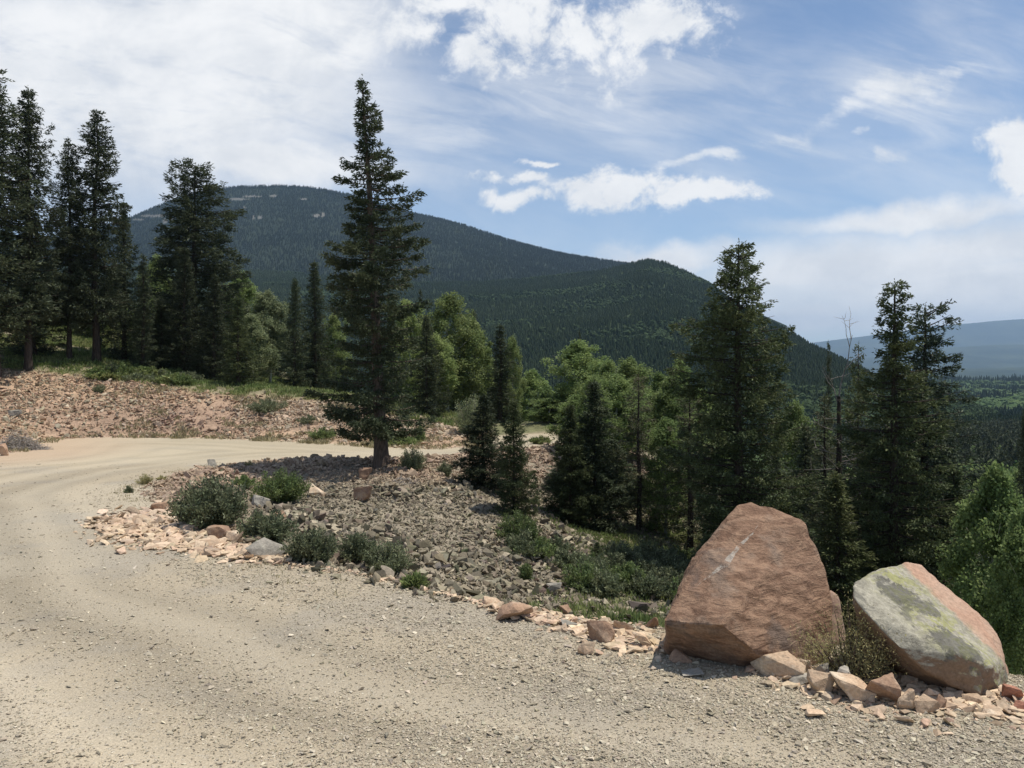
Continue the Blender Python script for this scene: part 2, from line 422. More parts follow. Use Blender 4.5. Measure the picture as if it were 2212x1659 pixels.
ctrl += [np.array(q) for q in [(-.03, 10.8, -1.25), (-1.4, 11.4, -1.2), (-3.0, 13.0, -1.0), (1.5, 10.2, -1.5), (3.0, 10.0, -2.1), (5.0, 9.6, -2.7), (9, 8, -3.6), (14, 4, -5), (13, 12, -5.2), (16, -10, -5.5),
    (20, 30, -9), (32, 60, -19), (10, 40, -5.2), (14, 50, -8), (4, 60, -5.5), (-4, 62, -3.2), (20, 90, -20), (-20, 90, -2), (-45, 90, 6), (-60, 60, 9), (40, 20, -13), (45, 100, -33), (60, 50, -26), (60, 0, -16), (0, 95, -12),
    (-70, 130, 2), (-25, 135, -12), (10, 135, -22), (60, 135, -40), (-75, 40, 10), (100, 70, -36), (100, 130, -42), (100, 0, -26), (-100, 100, 14), (-100, 30, 14)]]
for i in range(8, len(poly) - 1):       # the terrain meets the bends of the road
    if poly[i][1] > 19:
        for s_ in (0.0,):
            ctrl.append(np.array([poly[i][0], poly[i][1], plane_z(poly[i][1])]))
CT = np.array(ctrl)
def _U(r2): return r2 * np.log(r2 + 1e-9) * .5
_n = len(CT)
_d2 = ((CT[:, None, :2] - CT[None, :, :2]) ** 2).sum(-1)
_A = np.zeros((_n + 3, _n + 3)); _A[:_n, :_n] = _U(_d2) + np.eye(_n) * .05
_A[:_n, _n] = 1; _A[:_n, _n + 1:] = CT[:, :2]; _A[_n, :_n] = 1; _A[_n + 1:, :_n] = CT[:, :2].T
_w = np.linalg.solve(_A, np.concatenate([CT[:, 2], np.zeros(3)]))
def tps(x, y):
    sh = np.shape(x); x = np.ravel(x).astype(float); y = np.ravel(y).astype(float)
    z = _w[_n] + _w[_n + 1] * x + _w[_n + 2] * y
    for i in range(_n): z = z + _w[i] * _U((x - CT[i, 0]) ** 2 + (y - CT[i, 1]) ** 2)
    return z.reshape(sh)
def ground(x, y, sd=None):
    x = np.asarray(x, float); y = np.asarray(y, float)
    if sd is None: sd = poly_sd(x, y)
    t = tps(x, y)
    t = t + (fbm(x * .5, y * .5, 4, 3) - .5) * .35 * sstep(0, 3, sd) + (fbm(x * 2.2, y * 2.2, 3, 9) - .5) * .22 * sstep(0, 1, sd)
    k = sstep(0.0, 1.1, sd)
    road = plane_z(y) + (fbm(x * .35, y * .35, 3, 21) - .5) * .06 + (fbm(x * 3, y * 3, 3, 22) - .5) * .02
    # shallow wheel tracks
    return road * (1 - k) + t * k
def proj(x, y, z): return CX + F * x / y, HY - F * (z - EYE) / y
_dd = np.concatenate([np.arange(4, 14, .04), np.arange(14, 60, .12), np.arange(60, 120, .4)])
def hit(px, py):
    """the point of the ground seen in that direction"""
    x = (px - CX) / F * _dd; zr = EYE - (py - HY) / F * _dd
    g = ground(x, _dd)
    k = np.argmax(g >= zr)
    return np.array([x[k], _dd[k], g[k]])

# grid
def spaced(a, b, f):
    v = [a]
    while v[-1] < b: v.append(v[-1] + f(v[-1]))
    return np.array(v)
ys = spaced(-14, 140, lambda y: .16 if 2 < y < 14 else (.5 if y <= 2 else .16 + (y - 14) * .011))
xs_p = spaced(0, 110, lambda x: .14 + max(0, x - 6) * .016)
xs = np.concatenate([-xs_p[:0:-1], xs_p])
GX, GY = np.meshgrid(xs, ys)
SD = poly_sd(GX, GY); GZ = ground(GX, GY, SD)
ny, nx = GX.shape
Vg = np.stack([GX.ravel(), GY.ravel(), GZ.ravel()], 1)
ii = (np.arange(ny - 1)[:, None] * nx + np.arange(nx - 1)[None, :]).ravel()
Fg = np.stack([ii, ii + 1, ii + 1 + nx, ii + nx], 1)
gx, gy = Vg[:, 0], Vg[:, 1]
ysf = np.maximum(gy, 1); gpx, gpy = proj(gx, ysf, Vg[:, 2])
sdv = SD.ravel()
# material zones of the earth (which kind of ground it is)
GRASS_LINE = (np.array([-900, 0, 200, 400, 520, 700, 900, 960, 1100]), np.array([775, 792, 822, 842, 852, 868, 905, 925, 940]))
def zones(x, y, z):
    yy = np.maximum(y, 1); px, py = proj(x, yy, z)
    wob = (fbm(x * .4, y * .4, 3, 31) - .5)
    bank = (y > 30) & (px < 1060)
    above = sstep(-8, 12, np.interp(px, *GRASS_LINE) - py + wob * 26)       # past the crest of the bank
    green_r = sstep(1130, 1420, px + (py - 1200) * .55 + wob * 260) * (y < 32)
    return px, py, bank, above, green_r
zpx, zpy, zb, zab, zgr = zones(gx, gy, Vg[:, 2])
C_ROAD = np.array([.382, .322, .232]); C_DUST = np.array([.445, .382, .283]); C_GREY = np.array([.325, .285, .224])
n_a = fbm(gx * .22, gy * .22, 4, 51)[:, None]; n_b = fbm(gx * .9, gy * .9, 4, 52)[:, None]
cr = C_ROAD + (C_DUST - C_ROAD) * sstep(.45, .65, n_a) + (C_GREY - C_ROAD) * sstep(.5, .7, n_b) * .8
# wheel tracks: paler, dusty, fine bands following the bend at a few distances from the inner edge
ins = -sdv
trk = sum(np.exp(-((ins - c_ + (fbm(gx * .3, gy * .3, 2, 60)[:] - .5) * .8) / w_) ** 2) for c_, w_ in ((2.6, .28), (4.3, .35), (5.9, .3), (7.6, .4)))
cr = cr + (C_DUST * 1.04 - cr) * (np.clip(trk, 0, 1) * .6)[:, None]
al_ = gx * .12 + gy * .10
stk = fbm(ins * 1.5 + fbm(gx * .15, gy * .15, 2, 67) * 1.5, al_, 4, 66)
cr = cr * (1 + (stk - .5)[:, None] * np.array([.55, .52, .48]) * sstep(1.0, 2.5, ins)[:, None])
rut = sum(np.exp(-((ins - c_ + (fbm(gx * .3, gy * .3, 2, 60) - .5) * .8) / .22) ** 2) for c_ in (3.2, 5.1, 6.8, 8.9))
cr = cr * (1 - .16 * np.clip(rut, 0, 1)[:, None])
far = sstep(22, 30, gy)[:, None]
cr = cr * (1 - far) + (cr * .55 + np.array([.47, .40, .275]) * .45) * far
redd = (sstep(1020, 990, gpx * 0 + gpy + np.clip(gpx - 0, 0, 400) * .09) * sstep(400, 100, gpx) * (gy > 22))[:, None]
cr = cr + (np.array([.50, .35, .235]) - cr) * redd * .6
cg = np.zeros((len(gx), 3)) + np.array([.27, .23, .17])
cg = np.where(zb[:, None], np.array([.43, .300, .200]) + (np.array([.34, .235, .165]) - np.array([.43, .300, .200])) * sstep(.4, .65, n_a), cg)
cf = np.array([.15, .15, .075]) + (np.array([.23, .20, .125]) - np.array([.15, .15, .075])) * sstep(.42, .6, n_b)
kf = np.where(zb, zab, 0)[:, None]
cg = cg * (1 - kf) + cf * kf
kr = zgr[:, None]; cg = cg * (1 - kr) + (cf * .9) * kr
kk = (sstep(34, 40, gy) * (~zb))[:, None]; cg = cg * (1 - kk) + cf * kk
edge = (sstep(.9, .0, np.abs(sdv)) )[:, None]
cg = cg * (1 - edge * .6) + np.array([.52, .41, .30]) * edge * .6
isroad = (sdv[Fg].mean(1) < 0.0)
def submesh(name, mask, cols, m):
    f = Fg[mask]; used = np.unique(f); re = np.full(len(Vg), -1); re[used] = np.arange(len(used))
    return mesh_np(name, Vg[used], re[f], m, cols=cols[used], smooth=True)
tag(submesh('gravel_road', isroad, cr, M_ROAD), kind='structure')
tag(submesh('ground', ~isroad, cg, M_GROUND), kind='structure')

# ------------------------------------------------------------------ hills (each at its true distance)
def hill(name, px0, px1, ridge, Dr, base, Db, m, rough, seed, back=.35, nc=260, nr=70, patches=None, bow=1.0):
    pxs = np.linspace(px0, px1, nc); ts = np.concatenate([np.linspace(0, 1, nr), 1 + np.linspace(.05, 1, 14) * back])
    PX, T = np.meshgrid(pxs, ts)
    rp = np.interp(PX, *ridge); dr = np.interp(PX, *Dr); bp = np.interp(PX, *base); db = np.interp(PX, *Db)
    D = db + (dr - db) * T
    zr = EYE - (rp - HY) / F * dr; zb_ = EYE - (bp - HY) / F * db
    tt = np.clip(T, 0, 1)
    Z = zb_ + (zr - zb_) * (tt ** bow) - np.clip(T - 1, 0, 9) * (dr - db) * .35
    X = (PX - CX) / F * D
    Z = Z + (fbm(X / (rough * 12), D / (rough * 12), 5, seed) - .5) * rough * 2.0 * np.clip((1 - T) * 3, 0.0, 1) * np.clip(T * 4, 0, 1)
    V = np.stack([X.ravel(), D.ravel(), Z.ravel()], 1); h, wd = X.shape
    i = (np.arange(h - 1)[:, None] * wd + np.arange(wd - 1)[None, :]).ravel()
    cols = np.zeros((len(V), 3))
    if patches:
        for (cx, cy, sx, sy) in patches:
            ppx, ppy = proj(V[:, 0], V[:, 1], V[:, 2])
            cols[((ppx - cx) / sx) ** 2 + ((ppy - cy) / sy) ** 2 < 1] = 1
    o = mesh_np(name, V, np.stack([i, i + 1, i + 1 + wd, i + wd], 1), m, cols=cols, smooth=True)
    tag(o, kind='structure')
    def sample(u, t):
        a = u * (wd - 1); b = t * (nr - 1)
        a0 = np.clip(a.astype(int), 0, wd - 2); b0 = np.clip(b.astype(int), 0, nr - 2); fa = (a - a0)[:, None]; fb = (b - b0)[:, None]
        P = V.reshape(h, wd, 3)
        return (P[b0, a0] * (1 - fa) + P[b0, a0 + 1] * fa) * (1 - fb) + (P[b0 + 1, a0] * (1 - fa) + P[b0 + 1, a0 + 1] * fa) * fb
    return sample
M_H1 = m_hill('mountain_forest_floor', (.024, .033, .022), (.033, .043, .028), None, .004, (.15, .145, .13))
M_H2 = m_hill('hill_forest_floor', (.034, .048, .026), (.046, .062, .032), None, .008)
M_H3 = m_hill('valley_floor', (.045, .066, .032), (.066, .092, .042), None, .006)
M_H4 = m_hill('distant_range', (.030, .045, .030), (.055, .070, .040), None, .0012)
RA = (np.array([-600, 100, 220, 290, 340, 380, 430, 470, 520, 600, 660, 700, 760, 800, 850, 900, 950, 1000, 1100, 1200, 1300, 1370, 1450, 1600, 1900]),
      np.array([560, 520, 492, 468, 446, 430, 416, 409, 404, 402, 405, 410, 422, 434, 450, 463, 474, 487, 520, 546, 563, 573, 595, 660, 790]))
PATCH = [(330, 466, 30, 2.6), (300, 474, 14, 2.0), (356, 478, 6, 6), (370, 474, 5, 5), (512, 430, 26, 2.4), (545, 424, 22, 2.2), (590, 423, 8, 3.0), (528, 448, 3, 4), (560, 470, 5, 4), (685, 466, 7, 3.5), (698, 463, 4, 6), (548, 470, 3, 4), (655, 430, 8, 2)]
sA = hill('mountain', -600, 1700, RA, (np.array([-600, 600, 1900]), np.array([2900, 3000, 2300])), (np.array([-600, 1200, 1500, 1700]), np.array([660, 690, 760, 850])), (np.array([-600, 1700]), np.array([1750, 1500])), M_H1, 16, 101, nc=420, nr=90, patches=PATCH)
RB = (np.array([-600, 200, 500, 620, 760, 900, 1020, 1120, 1200, 1280, 1340, 1370, 1400, 1440, 1480, 1540, 1600, 1690, 1750, 1830, 1900, 2000, 2150]),
      np.array([560, 574, 584, 590, 604, 612, 612, 606, 598, 590, 578, 569, 563, 570, 588, 620, 664, 711, 748, 786, 822, 852, 900]))
sB = hill('hill', -600, 2150, RB, (np.array([-600, 800, 1400, 1750, 2150]), np.array([1700, 1650, 1500, 1000, 650])), (np.array([-600, 2150]), np.array([960, 990])), (np.array([-600, 1400, 2150]), np.array([420, 400, 330])), M_H2, 14, 131, nc=420, nr=110)
def valley():
    pxs = np.linspace(1300, 3600, 160); D = np.concatenate([np.geomspace(125, 2600, 90), [2900, 3400, 4200, 5000]])
    kn = (np.array([100, 150, 300, 450, 550, 700, 900, 1500, 2500, 3400, 5000]), np.array([-26, -29, -41, -48, -56, -62, -67, -78, -84, -130, -170.]))
    PX, DD = np.meshgrid(pxs, D)
    X = (PX - CX) / F * DD; Z = np.interp(DD, *kn) + (fbm(X / 160, DD / 160, 4, 77) - .5) * np.clip(DD / 2500, 0, 1) * 34 + (PX - 2150) * .004
    V = np.stack([X.ravel(), DD.ravel(), Z.ravel()], 1); h, wd = X.shape
    i = (np.arange(h - 1)[:, None] * wd + np.arange(wd - 1)[None, :]).ravel()
    tag(mesh_np('valley', V, np.stack([i, i + 1, i + 1 + wd, i + wd], 1), M_H3, smooth=True), kind='structure')
    def sample(px, d):
        x = (px - CX) / F * d
        return np.stack([x, d, np.interp(d, *kn) + (fbm(x / 160, d / 160, 4, 77) - .5) * np.clip(d / 2500, 0, 1) * 34 + (px - 2150) * .004], 1)
    return sample
sC = valley()
hill('distant_hills', 1200, 3400, (np.array([1200, 1750, 1950, 2212, 3400]), np.array([830, 815, 800, 793, 785])), (np.array([1200, 3400]), np.array([7200, 7200])), (np.array([1200, 3400]), np.array([835, 835])), (np.array([1200, 3400]), np.array([4200, 4200])), M_H4, 45, 151, nc=160, nr=30)
hill('blue_ridge', 1200, 3400, (np.array([1200, 1700, 1900, 2060, 2150, 2212, 2400, 3400]), np.array([815, 792, 770, 750, 745, 744, 738, 730])), (np.array([1200, 3400]), np.array([10500, 10500])), (np.array([1200, 3400]), np.array([812, 812])), (np.array([1200, 3400]), np.array([7800, 7800])), M_H4, 60, 161, nc=200, nr=30)
hill('far_range', 1000, 3400, (np.array([1000, 1600, 1700, 1750, 1830, 1900, 1960, 2000, 2060, 2100, 2150, 2212, 2400, 3400]), np.array([775, 762, 748, 741, 731, 722, 714, 706, 701, 698, 693, 689, 684, 690])), (np.array([1200, 3400]), np.array([15000, 15000])), (np.array([1200, 3400]), np.array([790, 790])), (np.array([1200, 3400]), np.array([11500, 11500])), M_H4, 80, 171, nc=200, nr=30)

# far trees: each hillside's wood is one mass of small trees
def cone_proto(n=6):
    th = np.arange(n) * 2 * np.pi / n
    v = [(0, 0, 1.0)]; f = []
    for k, (zz, r) in enumerate(((.52, .62), (.50, .34), (.04, 1.0))):
        off = .35 * k
        for a in th: v.append((r * math.cos(a + off), r * math.sin(a + off), zz))
    for i in range(n): 
        j = (i + 1) % n
        f.append((0, 1 + i, 1 + j)); f.append((1 + n + i, 1 + 2 * n + i, 1 + 2 * n + j)); f.append((1 + n + i, 1 + 2 * n + j, 1 + n + j))
    return np.array(v), np.array(f)
def ico(sub=1):
    bm = bmesh.new(); bmesh.ops.create_icosphere(bm, subdivisions=sub, radius=1)
    v = np.array([p.co[:] for p in bm.verts]); f = np.array([[q.index for q in p.verts] for p in bm.faces]); bm.free(); return v, f
def scatter(protos, P, S, rz=None, tilt=0.0, cols=None, name='x', m=None, smooth=False):
    """P (n,3) positions, S (n,3) scales, full random rotation about z and a tilt; joined to one mesh"""
    n = len(P); k = rng.integers(0, len(protos), n)
    rz = rng.uniform(0, 2 * np.pi, n) if rz is None else rz
    Vs, Fs, Cs = [], [], []; off = 0
    for i, (pv, pf_) in enumerate(protos):
        s = np.where(k == i)[0]
        if not len(s): continue
        v = pv[None] * S[s][:, None, :]
        if tilt > 0:
            ta = rng.normal(0, tilt, len(s)); ax = rng.uniform(0, 2 * np.pi, len(s))
            K_ = np.stack([np.cos(ax), np.sin(ax), 0 * ax], 1)[:, None, :]
            c_, s_ = np.cos(ta)[:, None, None], np.sin(ta)[:, None, None]
            v = v * c_ + np.cross(np.broadcast_to(K_, v.shape), v) * s_ + K_ * (K_ * v).sum(-1, keepdims=True) * (1 - c_)
        c_, s_ = np.cos(rz[s])[:, None], np.sin(rz[s])[:, None]
        v = np.stack([v[..., 0] * c_ - v[..., 1] * s_, v[..., 0] * s_ + v[..., 1] * c_, v[..., 2]], -1) + P[s][:, None, :]
        Vs.append(v.reshape(-1, 3)); Fs.append((pf_[None] + (np.arange(len(s)) * len(pv))[:, None, None] + off).reshape(-1, pf_.shape[1]))
        if cols is not None: Cs.append(np.repeat(cols[s], len(pv), 0))
        off += len(s) * len(pv)
    return mesh_np(name, np.concatenate(Vs), np.concatenate(Fs), m, cols=np.concatenate(Cs) if cols is not None else None, smooth=smooth)
CONE = cone_proto(); BLOB = ico(1)
bv = BLOB[0].copy(); bv[:, 2] = bv[:, 2] * .5 + .55; 
BLOBS = []
for k in range(4):
    q = bv * (1 + (rng.random((len(bv), 1)) - .5) * .5); BLOBS.append((q, BLOB[1]))
MT1 = m_fartree('mountain_tree', (.024, .033, .022), (.032, .042, .027))
MT2 = m_fartree('hill_tree', (.034, .049, .026), (.044, .060, .031), .006)
MT3 = m_fartree('valley_conifer', (.030, .046, .026), (.044, .062, .033), .01)
MT4 = m_fartree('valley_aspen', (.070, .108, .045), (.098, .135, .056), .01)
n = 70000
u = rng.uniform(.12, .95, n); t = rng.random(n) ** .8; t[:5000] = rng.uniform(.97, 1.0, 5000)
P = sA(u, t); px, py = proj(P[:, 0], P[:, 1], P[:, 2]); keep = np.ones(n, bool)
for (cx, cy, sx, sy) in PATCH: keep &= ((px - cx) / sx) ** 2 + ((py - cy - 2) / (sy * 1.3)) ** 2 > 1
P = P[keep]; s = rng.uniform(.6, 1.35, len(P))
tag(scatter([CONE], P - [0, 0, 1], np.stack([1.9 * s, 1.9 * s, 9 * s], 1), name='mountain_forest', m=MT1), 'dense dark conifer forest covering the big round mountain', 'forest', kind='stuff')
n = 130000
u = rng.uniform(.1, 1.0, n); t = rng.random(n); t[:4000] = rng.uniform(.97, 1.0, 4000)
P = sB(u, t); s = rng.uniform(.5, 1.3, n)
ap = fbm(P[:, 0] / 130, P[:, 1] / 130, 4, 88) + rng.normal(0, .05, n) > .66
far_ = P[:, 1] > 0
a = ~ap
tag(scatter([CONE], P[a] - [0, 0, 1], np.stack([1.6 * s, 1.6 * s, 6.5 * s], 1)[a], name='hill_forest', m=MT2), 'green conifer forest on the nearer long hill below the mountain', 'forest', kind='stuff')
tag(scatter(BLOBS, P[ap], np.stack([2.0 * s, 2.0 * s, 5.2 * s], 1)[ap], name='hill_aspen_forest', m=m_fartree('hill_aspen', (.038, .056, .028), (.048, .068, .033), .006)), 'paler green broadleaf patches within the wood on the nearer hill', 'forest', kind='stuff')
n = 22000
d = np.exp(rng.uniform(math.log(420), math.log(2550), n)); px = rng.uniform(1650, 2500, n)
P = sC(px, d); 
pyv = proj(P[:, 0], P[:, 1], P[:, 2])[1]
apn = fbm(P[:, 0] / 90, P[:, 1] / 140, 4, 91)
isap = (apn > .52) & (pyv > 828) & (pyv < 900)
s = rng.uniform(.6, 1.3, n)
a = ~isap
tag(scatter([CONE], P[a] - [0, 0, 1], np.stack([2.2 * s, 2.2 * s, 13 * s], 1)[a], name='valley_forest', m=MT3), 'dark conifer forest on the valley floor at the far right', 'forest', kind='stuff')
tag(scatter(BLOBS, P[isap], np.stack([3.4 * s, 3.4 * s, 7.5 * s], 1)[isap], name='valley_aspen_forest', m=MT4), 'bright green broadleaf woods in the valley at the far right', 'forest', kind='stuff')

# ------------------------------------------------------------------ rocks
def hull_proto(seed, npt=14, flat=.45, ang=.0):
    rr = random.Random(seed); bm = bmesh.new()
    for i in range(npt):
        v = Vector((rr.uniform(-1, 1), rr.uniform(-1, 1), rr.uniform(-1, 1)))
        m_ = max(abs(v.x), abs(v.y), abs(v.z)); v = v / m_ * (.75 + .25 * rr.random()) if rr.random() < .6 else v.normalized()
        bm.verts.new((v.x * .5, v.y * .5 * rr.uniform(.7, 1), v.z * .5 * flat))
    g = bmesh.ops.convex_hull(bm, input=bm.verts)
    bmesh.ops.delete(bm, geom=list({e for e in g['geom_interior'] + g['geom_unused'] if isinstance(e, bmesh.types.BMVert)}), context='VERTS')
    bm.verts.index_update()
    bmesh.ops.triangulate(bm, faces=bm.faces)
    v = np.array([p.co[:] for p in bm.verts]); f = np.array([[q.index for q in p.verts] for p in bm.faces]); bm.free()
    return v, f
HULLS = [hull_proto(100 + i, 10 + i % 5, .35 + .25 * (i % 3)) for i in range(14)]
PEB = [hull_proto(200 + i, 8, .55) for i in range(10)]

def rocks_on(n, xr, yr, cond, size, colf, name, label, m=M_SCREE, sink=.18, tilt=.95, protos=HULLS, cat='stones'):
    x = rng.uniform(*xr, n); y = rng.uniform(*yr, n)
    sd = poly_sd(x, y); z = ground(x, y, sd)
    px, py, b, ab, gr = zones(x, y, z)
    keep = cond(x, y, z, sd, px, py, b, ab, gr)
    x, y, z, sd, px, py = x[keep], y[keep], z[keep], sd[keep], px[keep], py[keep]
    s = size(x, y, len(x))
    S = np.stack([s, s * rng.uniform(.55, 1.0, len(x)), s * rng.uniform(.5, 1.1, len(x))], 1)
    P = np.stack([x, y, z + s * sink], 1)
    S[:, 2] *= .8
    c = colf(x, y, px, py, len(x))
    return tag(scatter(protos, P, S, tilt=tilt, cols=c, name=name, m=m), label, cat, kind='stuff')
def vary(base, n, amt=.22, alt=None, p=.3):
    c = np.array(base)[None] * rng.normal(1, amt, (n, 1)).clip(.4, 1.7)
    if alt is not None: 
        q = rng.random(n) < p; c[q] = np.array(alt) * rng.normal(1, amt, (q.sum(), 1)).clip(.4, 1.6)
    return np.clip(c + rng.normal(0, .006, (n, 3)), .02, .8)
# scree on the bank behind the road
def cond_bank(x, y, z, sd, px, py, b, ab, gr):
    dens = np.clip(1.0 - ab * 1.1, 0, 1) * (sd > -.2)
    dens = dens * np.clip(1.1 - sstep(.46, .60, fbm(x * .45, y * .45, 3, 44)) * np.where(px > 420, .85, .6), .06, 1) * (.45 + .55 * sstep(952, 925, py))
    return b & (px > -250) & (rng.random(len(x)) < dens)
def col_bank(x, y, px, py, n):
    c = vary((.395, .275, .185), n, .28, (.32, .27, .19), .4)
    k = np.exp(-((px - 400) / 120) ** 2 - ((py - 905) / 35) ** 2)[:, None]; c = c * (1 - k * .5) + np.array([.30, .19, .16]) * k * .5 * rng.normal(1, .2, (n, 1))
    k = sstep(450, 700, px)[:, None] * .6; c = c * (1 - k) + vary((.46, .37, .27), n, .2) * k
    return c
rocks_on(80000, (-34, -1), (30, 50), cond_bank, lambda x, y, n: rng.gamma(3, .042, n).clip(.05, .45), col_bank, 'bank_scree', 'loose pinkish tan scree covering the bank behind the road')
def cond_rav(x, y, z, sd, px, py, b, ab, gr):
    dens = (sd > -.35) * np.where(sd < 0, .35, 1.0) * (1 - gr * .62)
    return (~b) & (py > 960) & (px > 180) & (px < 1560) & (y > 9.5) & (rng.random(len(x)) < dens)
def col_rav(x, y, px, py, n):
    c = vary((.190, .163, .115), n, .33, (.30, .255, .18), .3)
    k = (sstep(620, 400, px) + sstep(1065, 1020, py) * .9).clip(0, 1)[:, None]
    c = c * (1 - k * .7) + vary((.42, .30, .215), n, .2) * k * .7
    return c
rocks_on(140000, (-12, 7), (9.5, 34), cond_rav, lambda x, y, n: (rng.gamma(3, .029, n) * (.7 + .8 * sstep(.4, .65, fbm(x * .6, y * .6, 3, 45)))).clip(.05, .50), col_rav, 'ravine_scree', 'loose grey green scree filling the hollow inside the bend')
# peach rubble along the edge of the pullout
def strip(pts, half, n, lo, hi, name, label, col=(.56, .43, .30)):
    pts = np.array([hit(*q)[:2] for q in pts]); seg = np.linalg.norm(np.diff(pts, axis=0), axis=1); cum_ = np.concatenate([[0], np.cumsum(seg)])
    t = rng.uniform(0, cum_[-1], n); x = np.interp(t, cum_, pts[:, 0]); y = np.interp(t, cum_, pts[:, 1])
    hw = np.interp(t, cum_, half); x = x + rng.normal(0, .5, n) * hw; y = y + rng.normal(0, .5, n) * hw
    z = ground(x, y); s = (lo + (hi - lo) * rng.random(n) ** 2.2)
    S = np.stack([s, s * rng.uniform(.55, 1, n), s * rng.uniform(.3, .7, n)], 1)
    tag(scatter(HULLS, np.stack([x, y, z + s * .12], 1), S, tilt=.35, cols=vary(col, n, .16, (.50, .36, .25), .25), name=name, m=M_SCREE), label, 'stones', kind='stuff')
strip([(1050, 1308), (1150, 1330), (1280, 1360), (1380, 1385), (1440, 1410)], [.12, .22, .38, .5, .4], 900, .03, .17, 'rubble', 'peach coloured rubble strip left of the big brown boulder')
strip([(1650, 1440), (1760, 1475), (1900, 1500), (2050, 1510), (2212, 1530), (2350, 1560)], [.22, .42, .55, .5, .45, .5], 1500, .03, .17, 'rubble', 'pale peach rubble around the foot of the lichen covered boulder')
strip([(245, 1125), (270, 1150), (330, 1165), (420, 1180), (520, 1195), (600, 1212)], [.5, .6, .6, .5, .42, .25], 1300, .06, .30, 'rubble', 'peach rubble at the inside of the bend, left of the shrubs')
strip([(285, 1110), (350, 1120), (420, 1150)], [.6, 1.1, .8], 620, .07, .32, 'rubble', 'brownish peach rubble behind the front rubble at the bend', (.50, .385, .28))
strip([(610, 1213), (700, 1230), (780, 1240), (900, 1266), (1050, 1306)], [.2, .2, .2, .2, .15], 420, .03, .13, 'rubble', 'thin line of small stones along the edge of the gravel')
# gravel stones lying on the road
n = 330000
py_ = rng.uniform(1000, 1720, n) ; px_ = rng.uniform(-60, 2300, n)
d = rd(py_ ); x = (px_ - CX) / F * d; y = d
sd = poly_sd(x, y)
dens = .30 + .70 * sstep(300, 1500, px_ + (py_ - 1300) * .4); dens = dens * (.4 + .9 * fbm(x * .8, y * .8, 3, 71))
dens = np.where(-sd < 1.5, np.maximum(dens, .8), dens)
dens *= 1 - .75 * np.clip(sum(np.exp(-((-sd - c_) / .35) ** 2) for c_ in (2.6, 4.3, 5.9, 7.6)), 0, 1)
k = (sd < .15) & (rng.random(n) < dens * 1.0)
x, y, sd = x[k], y[k], sd[k]; z = ground(x, y, sd)
s = (.0075 + .017 * rng.random(len(x)) ** 2.4 + .04 * (rng.random(len(x)) < .035) * rng.random(len(x))) * (.75 + .05 * y.clip(0, 14))
S = np.stack([s * rng.uniform(.9, 1.8, len(x)), s, s * rng.uniform(.6, 1.0, len(x))], 1)
tag(scatter(PEB, np.stack([x, y, z + s * .2], 1), S, tilt=.3, cols=vary((.40, .345, .255), len(x), .18, (.50, .44, .335), .25), name='loose_gravel', m=M_STONES), 'loose pale gravel stones scattered over the dirt road', 'gravel', kind='stuff')

def displaced(bm, cuts_len, amp, freq, seed, flatten=0.0, strat=None, soft=.22):
    """subdivide until edges are short, then roughen"""
    for _ in range(7):
        es = [e for e in bm.edges if e.calc_length() > cuts_len]
        if not es: break
        bmesh.ops.subdivide_edges(bm, edges=es, cuts=1, use_grid_fill=False)
        bmesh.ops.triangulate(bm, faces=[f for f in bm.faces if len(f.verts) > 3])
    for _ in range(2): bmesh.ops.smooth_vert(bm, verts=bm.verts, factor=soft, use_axis_x=True, use_axis_y=True, use_axis_z=True)
    bm.normal_update(); off = Vector((seed * 3.7, seed * 1.3, seed * 7.1)); mv = []
    for v in bm.verts:
        p = v.co * freq + off
        h = mnoise.fractal(p, 1.0, 2.0, 5) * amp
        if strat is not None:
            a = v.co.dot(strat[0]); q = a * strat[1] + mnoise.noise(p * .7) * 1.6
            h += (abs((q % 1.0) - .5) - .25) * strat[2] * (.4 + .6 * abs(mnoise.noise(p * 1.4)))
        mv.append(v.normal * h)
    for v, m_ in zip(bm.verts, mv): v.co += m_
    bm.normal_update()
def hull_obj(name, pts, m, origin, cut, amp, freq, seed, strat=None, smooth=False):
    bm = bmesh.new(); o0 = Vector(origin)
    for p in pts: bm.verts.new(Vector(p) - o0)
    g = bmesh.ops.convex_hull(bm, input=bm.verts)
    bmesh.ops.delete(bm, geom=list({e for e in g['geom_interior'] + g['geom_unused'] if isinstance(e, bmesh.types.BMVert)}), context='VERTS')
    bmesh.ops.triangulate(bm, faces=bm.faces)
    displaced(bm, cut, amp, freq, seed, strat=strat)
    me = bpy.data.meshes.new(name); bm.to_mesh(me); bm.free(); me.materials.append(m)
    for p in me.polygons: p.use_smooth = smooth
    o = bpy.data.objects.new(name, me); COL.objects.link(o); o.location = o0
    return o

